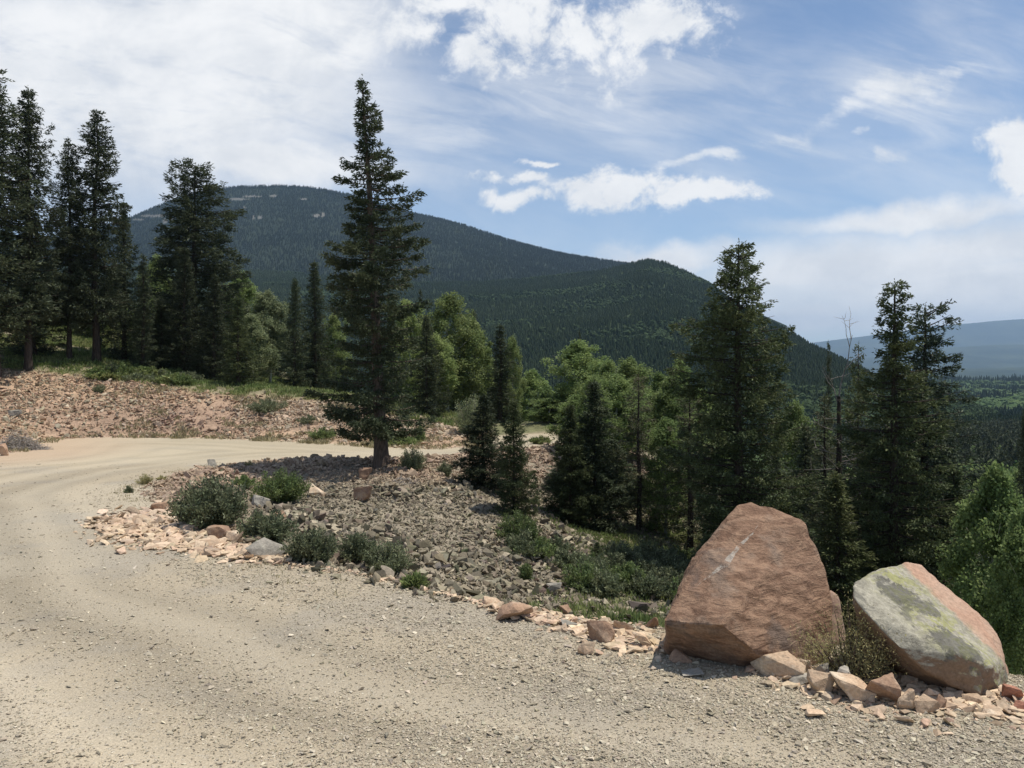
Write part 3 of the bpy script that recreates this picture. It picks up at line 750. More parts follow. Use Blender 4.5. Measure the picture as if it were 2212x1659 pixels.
# the two boulders
def m_boulder1():
    m, t = mat('big_boulder_sandstone'); p = objc(t)
    mp = t.new('ShaderNodeMapping'); t.put(mp.inputs[0], p); mp.inputs['Rotation'].default_value = (0, R(28), 0); mp.inputs['Scale'].default_value = (1.3, 2, 6)
    st1 = t.noise(mp.outputs[0], 3.2, 8, .66, .8); n1 = t.noise(p, 2.1, 6, .6); n2 = t.noise(p, 34, 6, .72)
    c = t.mix(t.ss(st1, .36, .64), (.205, .120, .078), (.36, .228, .150))
    c = t.mix(t.ss(n1, .50, .64, 0, .75), c, (.31, .225, .165))
    # a dark weathered band and a grey-brown one
    n3 = t.noise(p, 1.9, 7, .65, .5)
    c = t.mix(t.ss(n3, .53, .64, 0, .72), c, (.150, .110, .090))
    c = t.mix(1.0, c, gray(t, n2, .72, 1.22, .3, .7), 'MULTIPLY')
    # pale scrape: along a line on the face
    A = Vector(W(1522, 1251, 7.6)) - Vector(B1O); B_ = Vector(W(1640, 1133, 8.1)) - Vector(B1O)
    ax_ = Vector((B_.x - A.x, 0, B_.z - A.z)); L = ax_.length; ax_.normalize()
    nx_ = Vector((-ax_.z, 0, ax_.x))
    dv = t.vmath('SUBTRACT', p, tuple(A))
    def dotv(v, w_):
        q = t.new('ShaderNodeVectorMath', operation='DOT_PRODUCT'); t.put(q.inputs[0], v); q.inputs[1].default_value = tuple(w_); return q.outputs['Value']
    al = dotv(dv, ax_); ac = dotv(dv, nx_); wob = t.noise(p, 9, 4, .6)
    ac = t.math('ABSOLUTE', t.math('ADD', ac, t.math('MULTIPLY', t.math('SUBTRACT', wob, .5), .010)))
    wid = t.math('MULTIPLY', t.ss(t.math('ABSOLUTE', t.math('SUBTRACT', al, L * .45)), L * .62, 0, 0.0, .016), 1.0)
    k = t.math('MULTIPLY', t.math('LESS_THAN', ac, wid), t.ss(t.noise(p, 11, 4, .75), .44, .52, .1, .85))
    k = t.math('MULTIPLY', k, t.math('LESS_THAN', dotv(p, (0, 1, 0)), .75))
    c = t.mix(k, c, (.44, .39, .33))
    t.put(t.b.inputs['Base Color'], c)
    h = t.math('ADD', t.math('MULTIPLY', st1, 2.2), n2)
    t.put(t.b.inputs['Normal'], bump(t, h, .9, .022)); t.b.inputs['Roughness'].default_value = .88
    return m
B1O = tuple(W(1610, 1430, 7.8))
b1 = [W(*q) for q in [(1430, 1338, 7.32), (1436, 1352, 7.30), (1560, 1350, 7.02), (1612, 1394, 7.02), (1655, 1434, 7.12), (1768, 1440, 7.34), (1796, 1395, 7.5), (1797, 1300, 7.75), (1786, 1238, 7.95), (1758, 1190, 8.05), (1735, 1132, 8.22), (1700, 1112, 8.3),
      (1655, 1088, 8.38), (1622, 1083, 8.40), (1598, 1092, 8.34), (1560, 1130, 8.25), (1515, 1185, 8.12), (1468, 1265, 7.7), (1444, 1405, 7.75), (1452, 1440, 7.85), (1560, 1470, 7.70), (1640, 1475, 7.45), (1770, 1462, 7.45),
      (1460, 1400, 8.9), (1500, 1250, 8.8), (1600, 1120, 8.75), (1680, 1120, 8.8), (1770, 1250, 8.9), (1790, 1400, 8.9), (1600, 1420, 9.0)]]
bo = hull_obj('boulder', b1, m_boulder1(), B1O, .030, .045, 2.2, 3, strat=(Vector((.45, .2, .85)), 6.0, .034), smooth=True)
tag(bo, 'huge triangular reddish brown boulder with a pale scrape, at the edge of the gravel', 'boulder')
def m_boulder2():
    m, t = mat('lichen_boulder_rock'); p = objc(t)
    n1 = t.noise(p, 2.6, 7, .62, .6); n2 = t.noise(p, 30, 6, .72); n4 = t.noise(p, 9, 6, .7, .4)
    c = t.mix(t.ss(n4, .36, .62), (.30, .275, .215), (.45, .415, .325))
    def spot3(q, r, k):      # a dark crust of lichen with a ragged border
        dd = t.new('ShaderNodeVectorMath', operation='DISTANCE'); t.put(dd.inputs[0], p); dd.inputs[1].default_value = tuple(Vector(W(*q)) - Vector(B2O))
        v = t.math('ADD', dd.outputs['Value'], t.math('MULTIPLY', t.math('SUBTRACT', n4, .5), r * 2.6))
        return t.ss(v, r * 1.12, r * .85, 0, k)
    dk = t.math('MAXIMUM', spot3((1950, 1275, 7.2), .20, .72), spot3((2005, 1305, 7.1), .14, .66))
    dk = t.math('MAXIMUM', dk, spot3((2062, 1395, 6.7), .19, .72)); dk = t.math('MAXIMUM', dk, t.ss(n1, .56, .64, 0, .6))
    l1 = t.math('ADD', t.math('MULTIPLY', t.noise(p, 5.5, 8, .75, .5), .5), t.math('MULTIPLY', t.noise(p, 22, 6, .75), .5))
    sep_ = t.new('ShaderNodeSeparateXYZ'); t.put(sep_.inputs[0], p)
    # the right hand flank is bare pink rock; yellow-green lichen along its border
    ln = t.math('ADD', sep_.outputs[0], t.math('MULTIPLY', sep_.outputs[2], .74))
    ln = t.math('ADD', ln, t.math('MULTIPLY', t.math('SUBTRACT', n4, .5), .22))
    lich = t.math('MULTIPLY', t.ss(t.math('ABSOLUTE', t.math('SUBTRACT', ln, .46)), .40, .04), t.ss(l1, .485, .53))
    pink = t.mix(t.ss(n1, .35, .65), (.47, .29, .20), (.52, .36, .26))
    c = t.mix(t.ss(ln, .70, .78), c, pink)
    c = t.mix(t.math('MULTIPLY', lich, .95), c, (.35, .34, .15))
    c = t.mix(t.math('MULTIPLY', dk, .92), c, (.080, .078, .072))            # dark lichen crust
    # tan top; downward faces get a darker brown, shade put into the colour
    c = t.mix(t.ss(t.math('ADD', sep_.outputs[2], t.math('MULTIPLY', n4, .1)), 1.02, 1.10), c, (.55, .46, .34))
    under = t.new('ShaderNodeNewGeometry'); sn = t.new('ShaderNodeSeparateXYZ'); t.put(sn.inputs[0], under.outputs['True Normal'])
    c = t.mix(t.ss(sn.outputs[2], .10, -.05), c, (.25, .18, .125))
    c = t.mix(1.0, c, gray(t, n2, .7, 1.22, .3, .7), 'MULTIPLY')
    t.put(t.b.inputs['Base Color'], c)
    t.put(t.b.inputs['Normal'], bump(t, t.math('ADD', n2, t.math('MULTIPLY', n4, 1.6)), .8, .018))
    return m
B2O = tuple(W(2000, 1480, 7.2))
b2 = [W(*q) for q in [(1842, 1268, 7.12), (1843, 1290, 7.0), (1860, 1250, 7.45), (1915, 1226, 7.65), (1962, 1213, 7.85), (1990, 1222, 7.9), (2003, 1250, 7.8), (2080, 1300, 7.65), (2148, 1360, 7.35), (2170, 1412, 7.15), (2181, 1480, 6.95), (2162, 1500, 6.75),
      (2110, 1505, 6.60), (2048, 1478, 6.68), (1995, 1448, 6.62), (1940, 1400, 6.66), (1880, 1335, 6.82), (2075, 1415, 6.56), (2140, 1440, 6.6), (1852, 1345, 7.7), (1890, 1440, 7.5), (1960, 1490, 7.3), (2050, 1512, 7.2),
      (1880, 1420, 8.4), (1900, 1270, 8.3), (1980, 1240, 8.4), (2100, 1330, 8.3), (2170, 1470, 8.0), (2000, 1490, 8.4)]]
bo2 = hull_obj('boulder', b2, m_boulder2(), B2O, .034, .030, 3.2, 11, strat=(Vector((.6, .2, .75)), 5.0, .015), smooth=True)
tag(bo2, 'grey boulder with dark and yellow green lichen leaning at the right of the brown one', 'boulder')
b3 = [W(*q) for q in [(1760, 1440, 8.3), (1770, 1320, 8.6), (1795, 1272, 8.7), (1808, 1285, 8.7), (1824, 1340, 8.6), (1828, 1400, 8.5), (1820, 1450, 8.4), (1770, 1280, 9.2), (1820, 1340, 9.2), (1820, 1450, 9.2), (1740, 1440, 9.2)]]
tag(hull_obj('rock', b3, m_rock('pinkish_rock', (.40, .27, .20), (.30, .20, .15)), tuple(W(1790, 1440, 8.6)), .06, .02, 4, 21, smooth=True), 'pinkish rock half hidden behind the right side of the huge brown boulder', 'rock')

ROCKS = [  # px, base py, width px, height px, material, seed, flat top-view depth factor, label
 (1105, 1346, 88, 34, M_BROWN, 1, .7, 'long brown block at the left end of the peach rubble by the boulder'),
 (1060, 1312, 46, 18, M_PEACH, 2, .8, 'pale flat slab at the very left tip of the peach rubble'),
 (984, 1290, 30, 14, M_PEACH, 3, .8, 'lone pinkish stone on the gravel edge above the scree hollow'),
 (1268, 1421, 40, 30, M_PEACH, 4, .7, 'lone pale wedge shaped rock lying on the open gravel'),
 (1300, 1394, 62, 42, M_BROWN, 5, .7, 'tilted brown wedge at the front of the peach rubble'),
 (1230, 1364, 38, 15, M_GREYR, 6, .8, 'thin flat dark stone in front of the peach rubble'),
 (1222, 1330, 30, 16, M_BROWN, 7, .8, 'small brown block at the back of the peach rubble'),
 (1385, 1402, 44, 30, M_PEACH, 8, .8, 'peach block in the rubble just left of the huge boulder'),
 (1350, 1372, 46, 26, M_PEACH, 9, .8, 'peach slab in the middle of the rubble strip'),
 (1408, 1362, 34, 26, M_BROWN, 10, .8, 'reddish rock against the left corner of the huge boulder'),
 (1474, 1438, 52, 24, M_BROWN, 11, .6, 'brown rock in the shade at the front left foot of the huge boulder'),
 (1500, 1466, 50, 10, M_GREYR, 12, .7, 'thin grey slab lying on gravel before the huge boulder'),
 (1560, 1436, 28, 13, M_PEACH, 13, .8, 'small pale stone at the front foot of the huge boulder'),
 (1612, 1440, 40, 18, M_PEACH, 14, .8, 'pale stone at the middle of the huge boulder foot'),
 (1684, 1476, 112, 46, M_PEACH, 15, .75, 'large pale slab, first of the row below the two boulders'),
 (1668, 1448, 60, 26, M_PEACH, 16, .7, 'peach stone perched behind the large pale slab'),
 (1742, 1486, 62, 20, M_GREYR, 17, .7, 'grey flat stone tucked under the right end of the large pale slab'),
 (1735, 1455, 46, 26, M_PEACH, 18, .7, 'peach block between the slab and the brown boulder'),
 (1775, 1472, 44, 34, M_GREYR, 19, .7, 'greyish brown block left of the olive bush'),
 (1782, 1502, 62, 46, M_PEACH, 20, .7, 'tilted tan slab in the row just left of the olive bush stems'),
 (1824, 1500, 52, 50, M_GREYR, 21, .7, 'grey rock standing below the olive bush'),
 (1848, 1520, 84, 48, M_PEACH, 22, .75, 'rounded orange tan rock at the front below the olive bush'),
 (1914, 1532, 72, 56, M_BROWN, 23, .75, 'brown angular rock right of the orange tan one'),
 (1962, 1538, 44, 44, M_PEACH, 24, .7, 'tan wedge next to the brown angular rock'),
 (2006, 1545, 60, 34, M_PEACH, 25, .7, 'pale tan slab at the right end of the front row of rocks'),
 (2028, 1540, 30, 32, M_BROWN, 26, .7, 'dark brown block behind the last slab of the front row'),
 (2044, 1482, 42, 30, M_BROWN, 27, .7, 'square brown block under the lichen boulder'),
 (1766, 1556, 46, 14, M_PEACH, 28, .8, 'bright flat stone set in the gravel in front of the rock row'),
 (2195, 1522, 48, 34, M_RED, 29, .8, 'red rock at the right edge below the lichen boulder'),
 (2214, 1546, 40, 18, M_RED, 30, .8, 'flat reddish slab at the right border of the rubble'),
 (1960, 1490, 40, 18, M_PEACH, 31, .8, 'pale stone behind the front row, left of the square brown block'),
 (2110, 1530, 50, 20, M_PEACH, 32, .8, 'peach slab right below the low end of the lichen boulder'),
 (2150, 1552, 46, 18, M_PEACH, 33, .8, 'long pale stone towards the right edge of the rubble'),
 (415, 1146, 40, 56, M_GREYR, 40, .6, 'pointed grey pink rock standing upright at the big dark shrub'),
 (468, 1170, 60, 30, M_BROWN, 41, .7, 'rounded dark brown rock right of the pointed upright rock'),
 (502, 1176, 40, 22, M_PEACH, 42, .8, 'peach block between the brown rock and the whitish boulder'),
 (570, 1210, 92, 42, M_GREYR, 43, .7, 'whitish grey weathered boulder at the bend between two shrubs'),
 (450, 1190, 66, 18, M_PEACH, 44, .8, 'broad flat peach slab in the rubble at the bend'),
 (360, 1162, 60, 16, M_PEACH, 45, .8, 'flat peach slab in the left part of the bend rubble'),
 (300, 1140, 46, 20, M_PEACH, 46, .8, 'peach rock near the left end of the bend rubble'),
 (530, 1205, 50, 18, M_PEACH, 47, .8, 'pale peach slab just left of the whitish boulder'),
 (340, 1110, 50, 22, M_BROWN, 48, .8, 'brown rock at the left behind the bend rubble'),
 (422, 1056, 38, 26, M_PEACH, 49, .8, 'peach rock just above the big dark shrub'),
 (686, 1076, 34, 26, M_PEACH, 50, .8, 'orange peach cube right of the round shrub'),
 (780, 1086, 46, 34, M_BROWN, 51, .6, 'leaning orange brown slab on the scree left of the spruce'),
 (790, 1042, 30, 24, M_BROWN, 52, .8, 'orange brown rock in the shadow beside the spruce trunk'),
 (560, 1100, 44, 26, M_GREYR, 53, .8, 'grey slab on the scree between the two dark shrubs'),
 (598, 1130, 36, 20, M_BROWN, 54, .8, 'brown rock on the scree below the round shrub'),
 (1196, 1286, 34, 22, M_GREYR, 55, .8, 'grey block at the bottom of the scree hollow'),
 (4, 988, 24, 26, M_BROWN, 56, .8, 'brown rock at the left picture edge beside the far road'),
 (455, 1010, 22, 14, M_GREYR, 57, .8, 'small grey rock at the top edge of the hollow'),
 (30, 905, 26, 16, M_GREYR, 58, .8, 'dark rock low on the bank above the brush pile'),
]
for (px, py, wpx, hpx, m_, sd__, dep, lab) in ROCKS:
    g = hit(px, py - 3); d = g[1]; ww = wpx / F * d; hh = hpx / F * d
    v, f = hull_proto(900 + sd__, 10, 1.0)
    v = v / (v.max(0) - v.min(0)) * np.array([ww, ww * dep, hh * 1.25]); v[:, 2] -= v[:, 2].min() + hh * .22
    bm = bmesh.new(); vv = [bm.verts.new(q) for q in v]
    for q in f: bm.faces.new([vv[i] for i in q])
    displaced(bm, max(.03, ww * .12), ww * .035, 3.0 / ww, sd__)
    me = bpy.data.meshes.new('rock'); bm.to_mesh(me); bm.free(); me.materials.append(m_)
    o = bpy.data.objects.new('rock', me); COL.objects.link(o)
    o.location = (g[0], d + ww * dep * .3, ground(g[0], d + ww * dep * .3).item()) 
    o.location.z = min(g[2], o.location.z) if py > 1300 else g[2]
    tag(o, lab, 'rock')

# ------------------------------------------------------------------ trees
def kites(P, D, N, L, Wd):
    """flat kite-shaped sprays at P, along D, with normal N"""
    D = D / (np.linalg.norm(D, axis=1)[:, None] + 1e-9)
    S = np.cross(D, N); S /= np.linalg.norm(S, axis=1)[:, None] + 1e-9
    L = L[:, None]; Wd = Wd[:, None]
    v = np.stack([P, P + D * L * .45 + S * Wd * .5, P + D * L, P + D * L * .45 - S * Wd * .5], 1)
    return v.reshape(-1, 3)
def conifer_arrays(seed, H, prof, nbr, dens, sp, droop=.12, bare=.0, jag=.35, lean=0.0, trunk_r=None, spw=.26, clump=0.5, sparse_top=0, dead=0, flatness=.5, latw=.30, asym=0.0, whorl=False):
    r_ = np.random.default_rng(seed)
    ph, pr = np.array([p[0] for p in prof]), np.array([p[1] for p in prof])
    tr = trunk_r or H * .014
    tb = Tubes(8)
    zt = np.linspace(-.25, H * .985, 16); bend = (vnoise(zt * .35 + seed, zt * 0 + seed, 3) - .5) * H * .02
    cxs = lean * zt / H + bend * np.clip(zt / H, 0, 1)
    rad = tr * (1 - np.clip(zt / H, 0, 1)) ** .85 + .008; rad[0] *= 1.45; rad[1] *= 1.12
    tb.add(np.stack([cxs, bend * .5, zt], 1), rad)
    def axis(h): return np.interp(h, zt, cxs), np.interp(h, zt, bend * .5)
    hs = bare * H + (1 - bare) * H * (1 - (1 - np.linspace(0, .985, nbr)) ** 1.0)
    hs = hs + r_.normal(0, H * .008, nbr)
    if whorl: hs = np.round(hs / (H * .03)) * (H * .03) + r_.normal(0, H * .004, nbr)
    Ps, Ds, Ns, Ls = [], [], [], []
    az = np.arange(nbr) * 2.399 + r_.normal(0, .4, nbr)
    for i in range(nbr):
        h = float(np.clip(hs[i], bare * H, H * .985)); t = h / H
        R0 = np.interp(t, ph, pr)
        a = az[i]
        lobe = 1 + jag * (2 * vnoise(t * 9.0 + seed * 3.1, (a % 6.283) * .9, seed) - 1) + asym * math.cos(a)
        L = R0 * lobe * r_.uniform(.78, 1.08)
        if r_.random() < .14: L *= .55
        L = max(L, .05)
        cx_, cy_ = axis(h)
        up = .55 * max(0, t - .75) / .25 - droop * (1.3 - t)
        dh = np.array([math.cos(a), math.sin(a)]); sdv_ = np.array([-dh[1], dh[0]])
        uu = np.linspace(0, 1, 5)
        bz = h + L * (up * uu - droop * .8 * uu * (1 - uu) * 2 + .14 * uu ** 2)
        pts = np.stack([cx_ + dh[0] * L * uu, cy_ + dh[1] * L * uu, bz], 1)
        if L > .35: tb.add(pts, (tr * .08 + .003 + L * .006) * (1 - uu * .85), 4)
        K_ = 9; m_t = max(3, int(dens * L * (L * .42 + .6) / (sp * sp) * .115) + 2); n_ = m_t * K_
        u_ = np.repeat(.06 + .96 * r_.random(m_t) ** .55, K_)
        lat = np.repeat(r_.normal(0, .42, m_t).clip(-1, 1), K_) * (latw * L * (1.12 - u_) + .10 * min(L, 1) + sp * .3)
        drop = np.repeat(-np.abs(r_.normal(0, 1, m_t)) * (sp * flatness + .05 * L), K_)
        X = cx_ + dh[0] * L * u_ + sdv_[0] * lat; Y = cy_ + dh[1] * L * u_ + sdv_[1] * lat
        Z = np.interp(u_, uu, bz) + drop - np.abs(lat) * .15
        jx = r_.normal(0, .42, (n_, 3)) * sp * [1, 1, .6]; X = X + jx[:, 0]; Y = Y + jx[:, 1]; Z = Z + jx[:, 2]
        sg = np.sign(lat)
        dirx = dh[0] * (.55 + .5 * u_) + sdv_[0] * sg * .6; diry = dh[1] * (.55 + .5 * u_) + sdv_[1] * sg * .6
        D = np.stack([dirx, diry, r_.normal(.0, .4, n_)], 1) + r_.normal(0, .45, (n_, 3))
        N = np.stack([r_.normal(0, .55, n_), r_.normal(0, .55, n_), np.ones(n_)], 1)
        Ps.append(np.stack([X, Y, Z], 1)); Ds.append(D); Ns.append(N); Ls.append(sp * r_.uniform(.6, 1.25, n_))
    # leader
    n_ = 40; Z = H * (.93 + .07 * r_.random(n_)); ax_ = r_.uniform(0, 6.28, n_)
    Ps.append(np.stack([np.interp(Z, zt, cxs), np.interp(Z, zt, bend * .5), Z], 1)); Ds.append(np.stack([np.cos(ax_), np.sin(ax_), np.full(n_, 1.2)], 1)); Ns.append(r_.normal(0, 1, (n_, 3))); Ls.append(np.full(n_, sp * .55))
    # inner mass close to the trunk
    n_ = int(nbr * 14); Z = H * r_.uniform(bare, .93, n_); rr_ = np.interp(Z / H, ph, pr) * r_.random(n_) * .5; a = r_.uniform(0, 6.28, n_)
    Ps.append(np.stack([np.interp(Z, zt, cxs) + rr_ * np.cos(a), rr_ * np.sin(a), Z], 1)); Ds.append(np.stack([np.cos(a), np.sin(a), r_.normal(-.2, .4, n_)], 1)); Ns.append(r_.normal(0, 1, (n_, 3)) + [0, 0, .6]); Ls.append(sp * r_.uniform(.7, 1.3, n_))
    P = np.concatenate(Ps); D = np.concatenate(Ds); N = np.concatenate(Ns); L = np.concatenate(Ls)
    v1 = kites(P, D, N, L, L * spw)
    N2 = np.cross(D, N) + r_.normal(0, .3, N.shape)
    v2 = kites(P, D + r_.normal(0, .2, D.shape), N2, L * .8, L * spw * .8)
    V = np.concatenate([v1, v2]); Fq = np.arange(len(V)).reshape(-1, 4)
    for k in range(dead):
        h = H * r_.uniform(.35, .95); a = r_.uniform(0, 6.28); L = H * r_.uniform(.03, .075)
        uu = np.linspace(0, 1, 5); w_ = np.cumsum(r_.normal(0, .12, 5)) * L
        x0, y0 = axis(h)
        tb.add(np.stack([x0 + np.cos(a) * L * uu, y0 + np.sin(a) * L * uu + w_, h + L * .15 * uu + w_ * .5], 1), .012 * (1 - uu * .7), 4)
    return (V, Fq), tb.arrays()
def aspen_arrays(seed, H, rw, nleaf, ls, bare=.3, nl=26, round_=1.0):
    r_ = np.random.default_rng(seed); tb = Tubes(7)
    z = np.linspace(-.2, H * .93, 10); bx = np.cumsum(r_.normal(0, .012, 10)) * H * .5; by = np.cumsum(r_.normal(0, .012, 10)) * H * .5
    tb.add(np.stack([bx, by, z], 1), H * .0125 * (1 - np.clip(z / H, 0, 1)) ** .7 + .006)
    C = []; Rr = []
    for i in range(nl):
        t = bare + (1 - bare) * (i + .5) / nl; h = H * t * .96; a = i * 2.4 + r_.normal(0, .4)
        q = (t - bare) / (1 - bare); env = (math.sin(math.pi * min(1, (q * .78 + .20))) ** .9) * round_ * r_.uniform(.75, 1.1)
        L = rw * env * r_.uniform(.6, 1.1)
        uu = np.linspace(0, 1, 5); x0 = np.interp(h, z, bx); y0 = np.interp(h, z, by)
        pts = np.stack([x0 + math.cos(a) * L * uu, y0 + math.sin(a) * L * uu, h - .06 * H + L * 1.25 * uu * (1 - .35 * q)], 1)
        tb.add(pts, (H * .0035 + .004) * (1 - uu * .75), 4)
        for u_ in ((.75, 1.0) if i % 2 else (1.0,)):
            C.append(pts[0] + (pts[-1] - pts[0]) * u_ + r_.normal(0, .17 * rw, 3)); Rr.append(rw * r_.uniform(.20, .36) * (1 - .35 * q))
    C = np.array(C); Rr = np.array(Rr)
    nc = 120; q = r_.random(nc) ** .9; tt_ = bare + (1 - bare) * q; ev = np.clip(np.sin(np.pi * (q * .80 + .18)), .05, 1) ** .95 * round_
    aa = r_.uniform(0, 6.28, nc); lob = .72 + .5 * vnoise(tt_ * 6 + seed, aa, seed + 5); rr_ = rw * ev * lob * np.sqrt(r_.uniform(.15, 1, nc)) * .86
    C = np.concatenate([C, np.stack([np.interp(tt_ * H, z, bx) + rr_ * np.cos(aa), np.interp(tt_ * H, z, by) + rr_ * np.sin(aa), tt_ * H * .965], 1)]); Rr = np.concatenate([Rr, rw * r_.uniform(.13, .27, nc) * (1 - .35 * q)])
    C = np.concatenate([C, np.stack([np.interp(H * .93, z, bx) + r_.normal(0, .08, 8) * rw, np.interp(H * .93, z, by) + r_.normal(0, .08, 8) * rw, H * r_.uniform(.86, .97, 8)], 1)]); Rr = np.concatenate([Rr, np.full(8, rw * .2)])
    k = r_.integers(0, len(C), nleaf); dv = r_.normal(0, 1, (nleaf, 3)); dv /= np.linalg.norm(dv, axis=1)[:, None]
    P = C[k] + dv * (Rr[k] * r_.random(nleaf) ** .5)[:, None] * [1, 1, 1.45]
    D = r_.normal(0, 1, (nleaf, 3)); N = r_.normal(0, 1, (nleaf, 3)) + [0, 0, .5]
    L = ls * r_.uniform(.6, 1.3, nleaf)
    V = kites(P, D, N, L, L * .85)
    return (V, np.arange(len(V)).reshape(-1, 4)), tb.arrays()
PROTO = {}
def proto(key, fn):
    if key not in PROTO:
        (cv, cf_), (tv, tf) = fn()
        PROTO[key] = (mesh_np('crown', cv, cf_, [None], link=False), mesh_np('trunk', tv, tf, [None], link=False, smooth=True))
    return PROTO[key]
def place_tree(name, key, x, y, H0, r0, ztop, hw, leaf, bark, label, group=None, cat='tree', rz=None, zb=None):
    """a tree from its prototype meshes, scaled to the wanted height and width; materials sit on the object"""
    z = float(ground(x, y)) if zb is None else zb
    z -= .05
    H = ztop - z
    crown_me, trunk_me = PROTO[key]
    root = empty(name, (x, y, z), rng.uniform(0, 6.28) if rz is None else rz)
    s = H / H0; sx = hw / r0
    for nm, me, m_ in (('crown', crown_me, leaf), ('trunk', trunk_me, bark)):
        o = bpy.data.objects.new(nm, me); COL.objects.link(o); o.parent = root
        o.material_slots[0].link = 'OBJECT'; o.material_slots[0].material = m_
        o.scale = (sx, sx, s)
    tag(root, label, cat, group)
    return root
def spot(px, d): return (px - CX) / F * d
def ztop_(py, d): return EYE - (py - HY) / F * d

# prototypes: H=10 unless said; widest radius r0
SPR = [(0, .55), (.08, .95), (.2, 1.0), (.4, .82), (.6, .60), (.8, .33), (.93, .13), (1, .02)]
FIRP = [(0, .5), (.1, .9), (.25, 1.0), (.5, .88), (.7, .64), (.85, .42), (.95, .22), (1, .04)]
COLM = [(0, .7), (.1, .95), (.3, 1.0), (.6, .8), (.8, .55), (.92, .28), (1, .03)]
BRD = [(0, .6), (.15, .9), (.35, 1.0), (.6, .95), (.8, .80), (.92, .55), (.98, .28), (1, .1)]
def mk(key, seed, prof, r0, H=10, **kw):
    kw['nbr'] = int(kw.get('nbr', 230) * .75); kw.setdefault('dens', 1.7); kw.setdefault('sp', .17)
    proto(key, lambda: conifer_arrays(seed, H, [(a, b * r0) for a, b in prof], **kw))
mk('spruce_a', 11, SPR, 1.5, nbr=260, jag=.22)
mk('spruce_b', 12, SPR, 1.5, nbr=240, jag=.30, bare=.03)
mk('spruce_tall', 13, FIRP, 1.5, nbr=300, jag=.30, bare=.16, sp=.15)
mk('spruce_tall_b', 19, COLM, 1.5, nbr=300, jag=.38, bare=.2, sp=.15)
mk('fir_broad', 14, BRD, 1.8, nbr=300, jag=.4, sp=.16, droop=.02, dens=2.6)
mk('fir_airy', 15, FIRP, 1.6, nbr=130, jag=.45, sp=.14, dens=1.0, dead=14)
mk('fir_airy_b', 25, COLM, 1.6, nbr=140, jag=.45, sp=.14, dens=1.3, dead=8)
mk('narrow', 16, COLM, .75, nbr=260, jag=.18, sp=.13, droop=.3)
mk('young', 17, SPR, 2.0, nbr=260, jag=.25, sp=.20, dens=3.2)
mk('young_b', 18, SPR, 2.0, nbr=240, jag=.3, sp=.20, dens=3.2)
for k, (sd__, b_) in enumerate(((31, .14), (32, .20), (33, .06), (34, .22))):
    proto('aspen_%d' % k, lambda: aspen_arrays(sd__, 10, 2.2, 26000, .135, b_))
H0 = dict(narrow=.75, fir_broad=1.8, fir_airy=1.6, fir_airy_b=1.6, young=2.0, young_b=2.0)

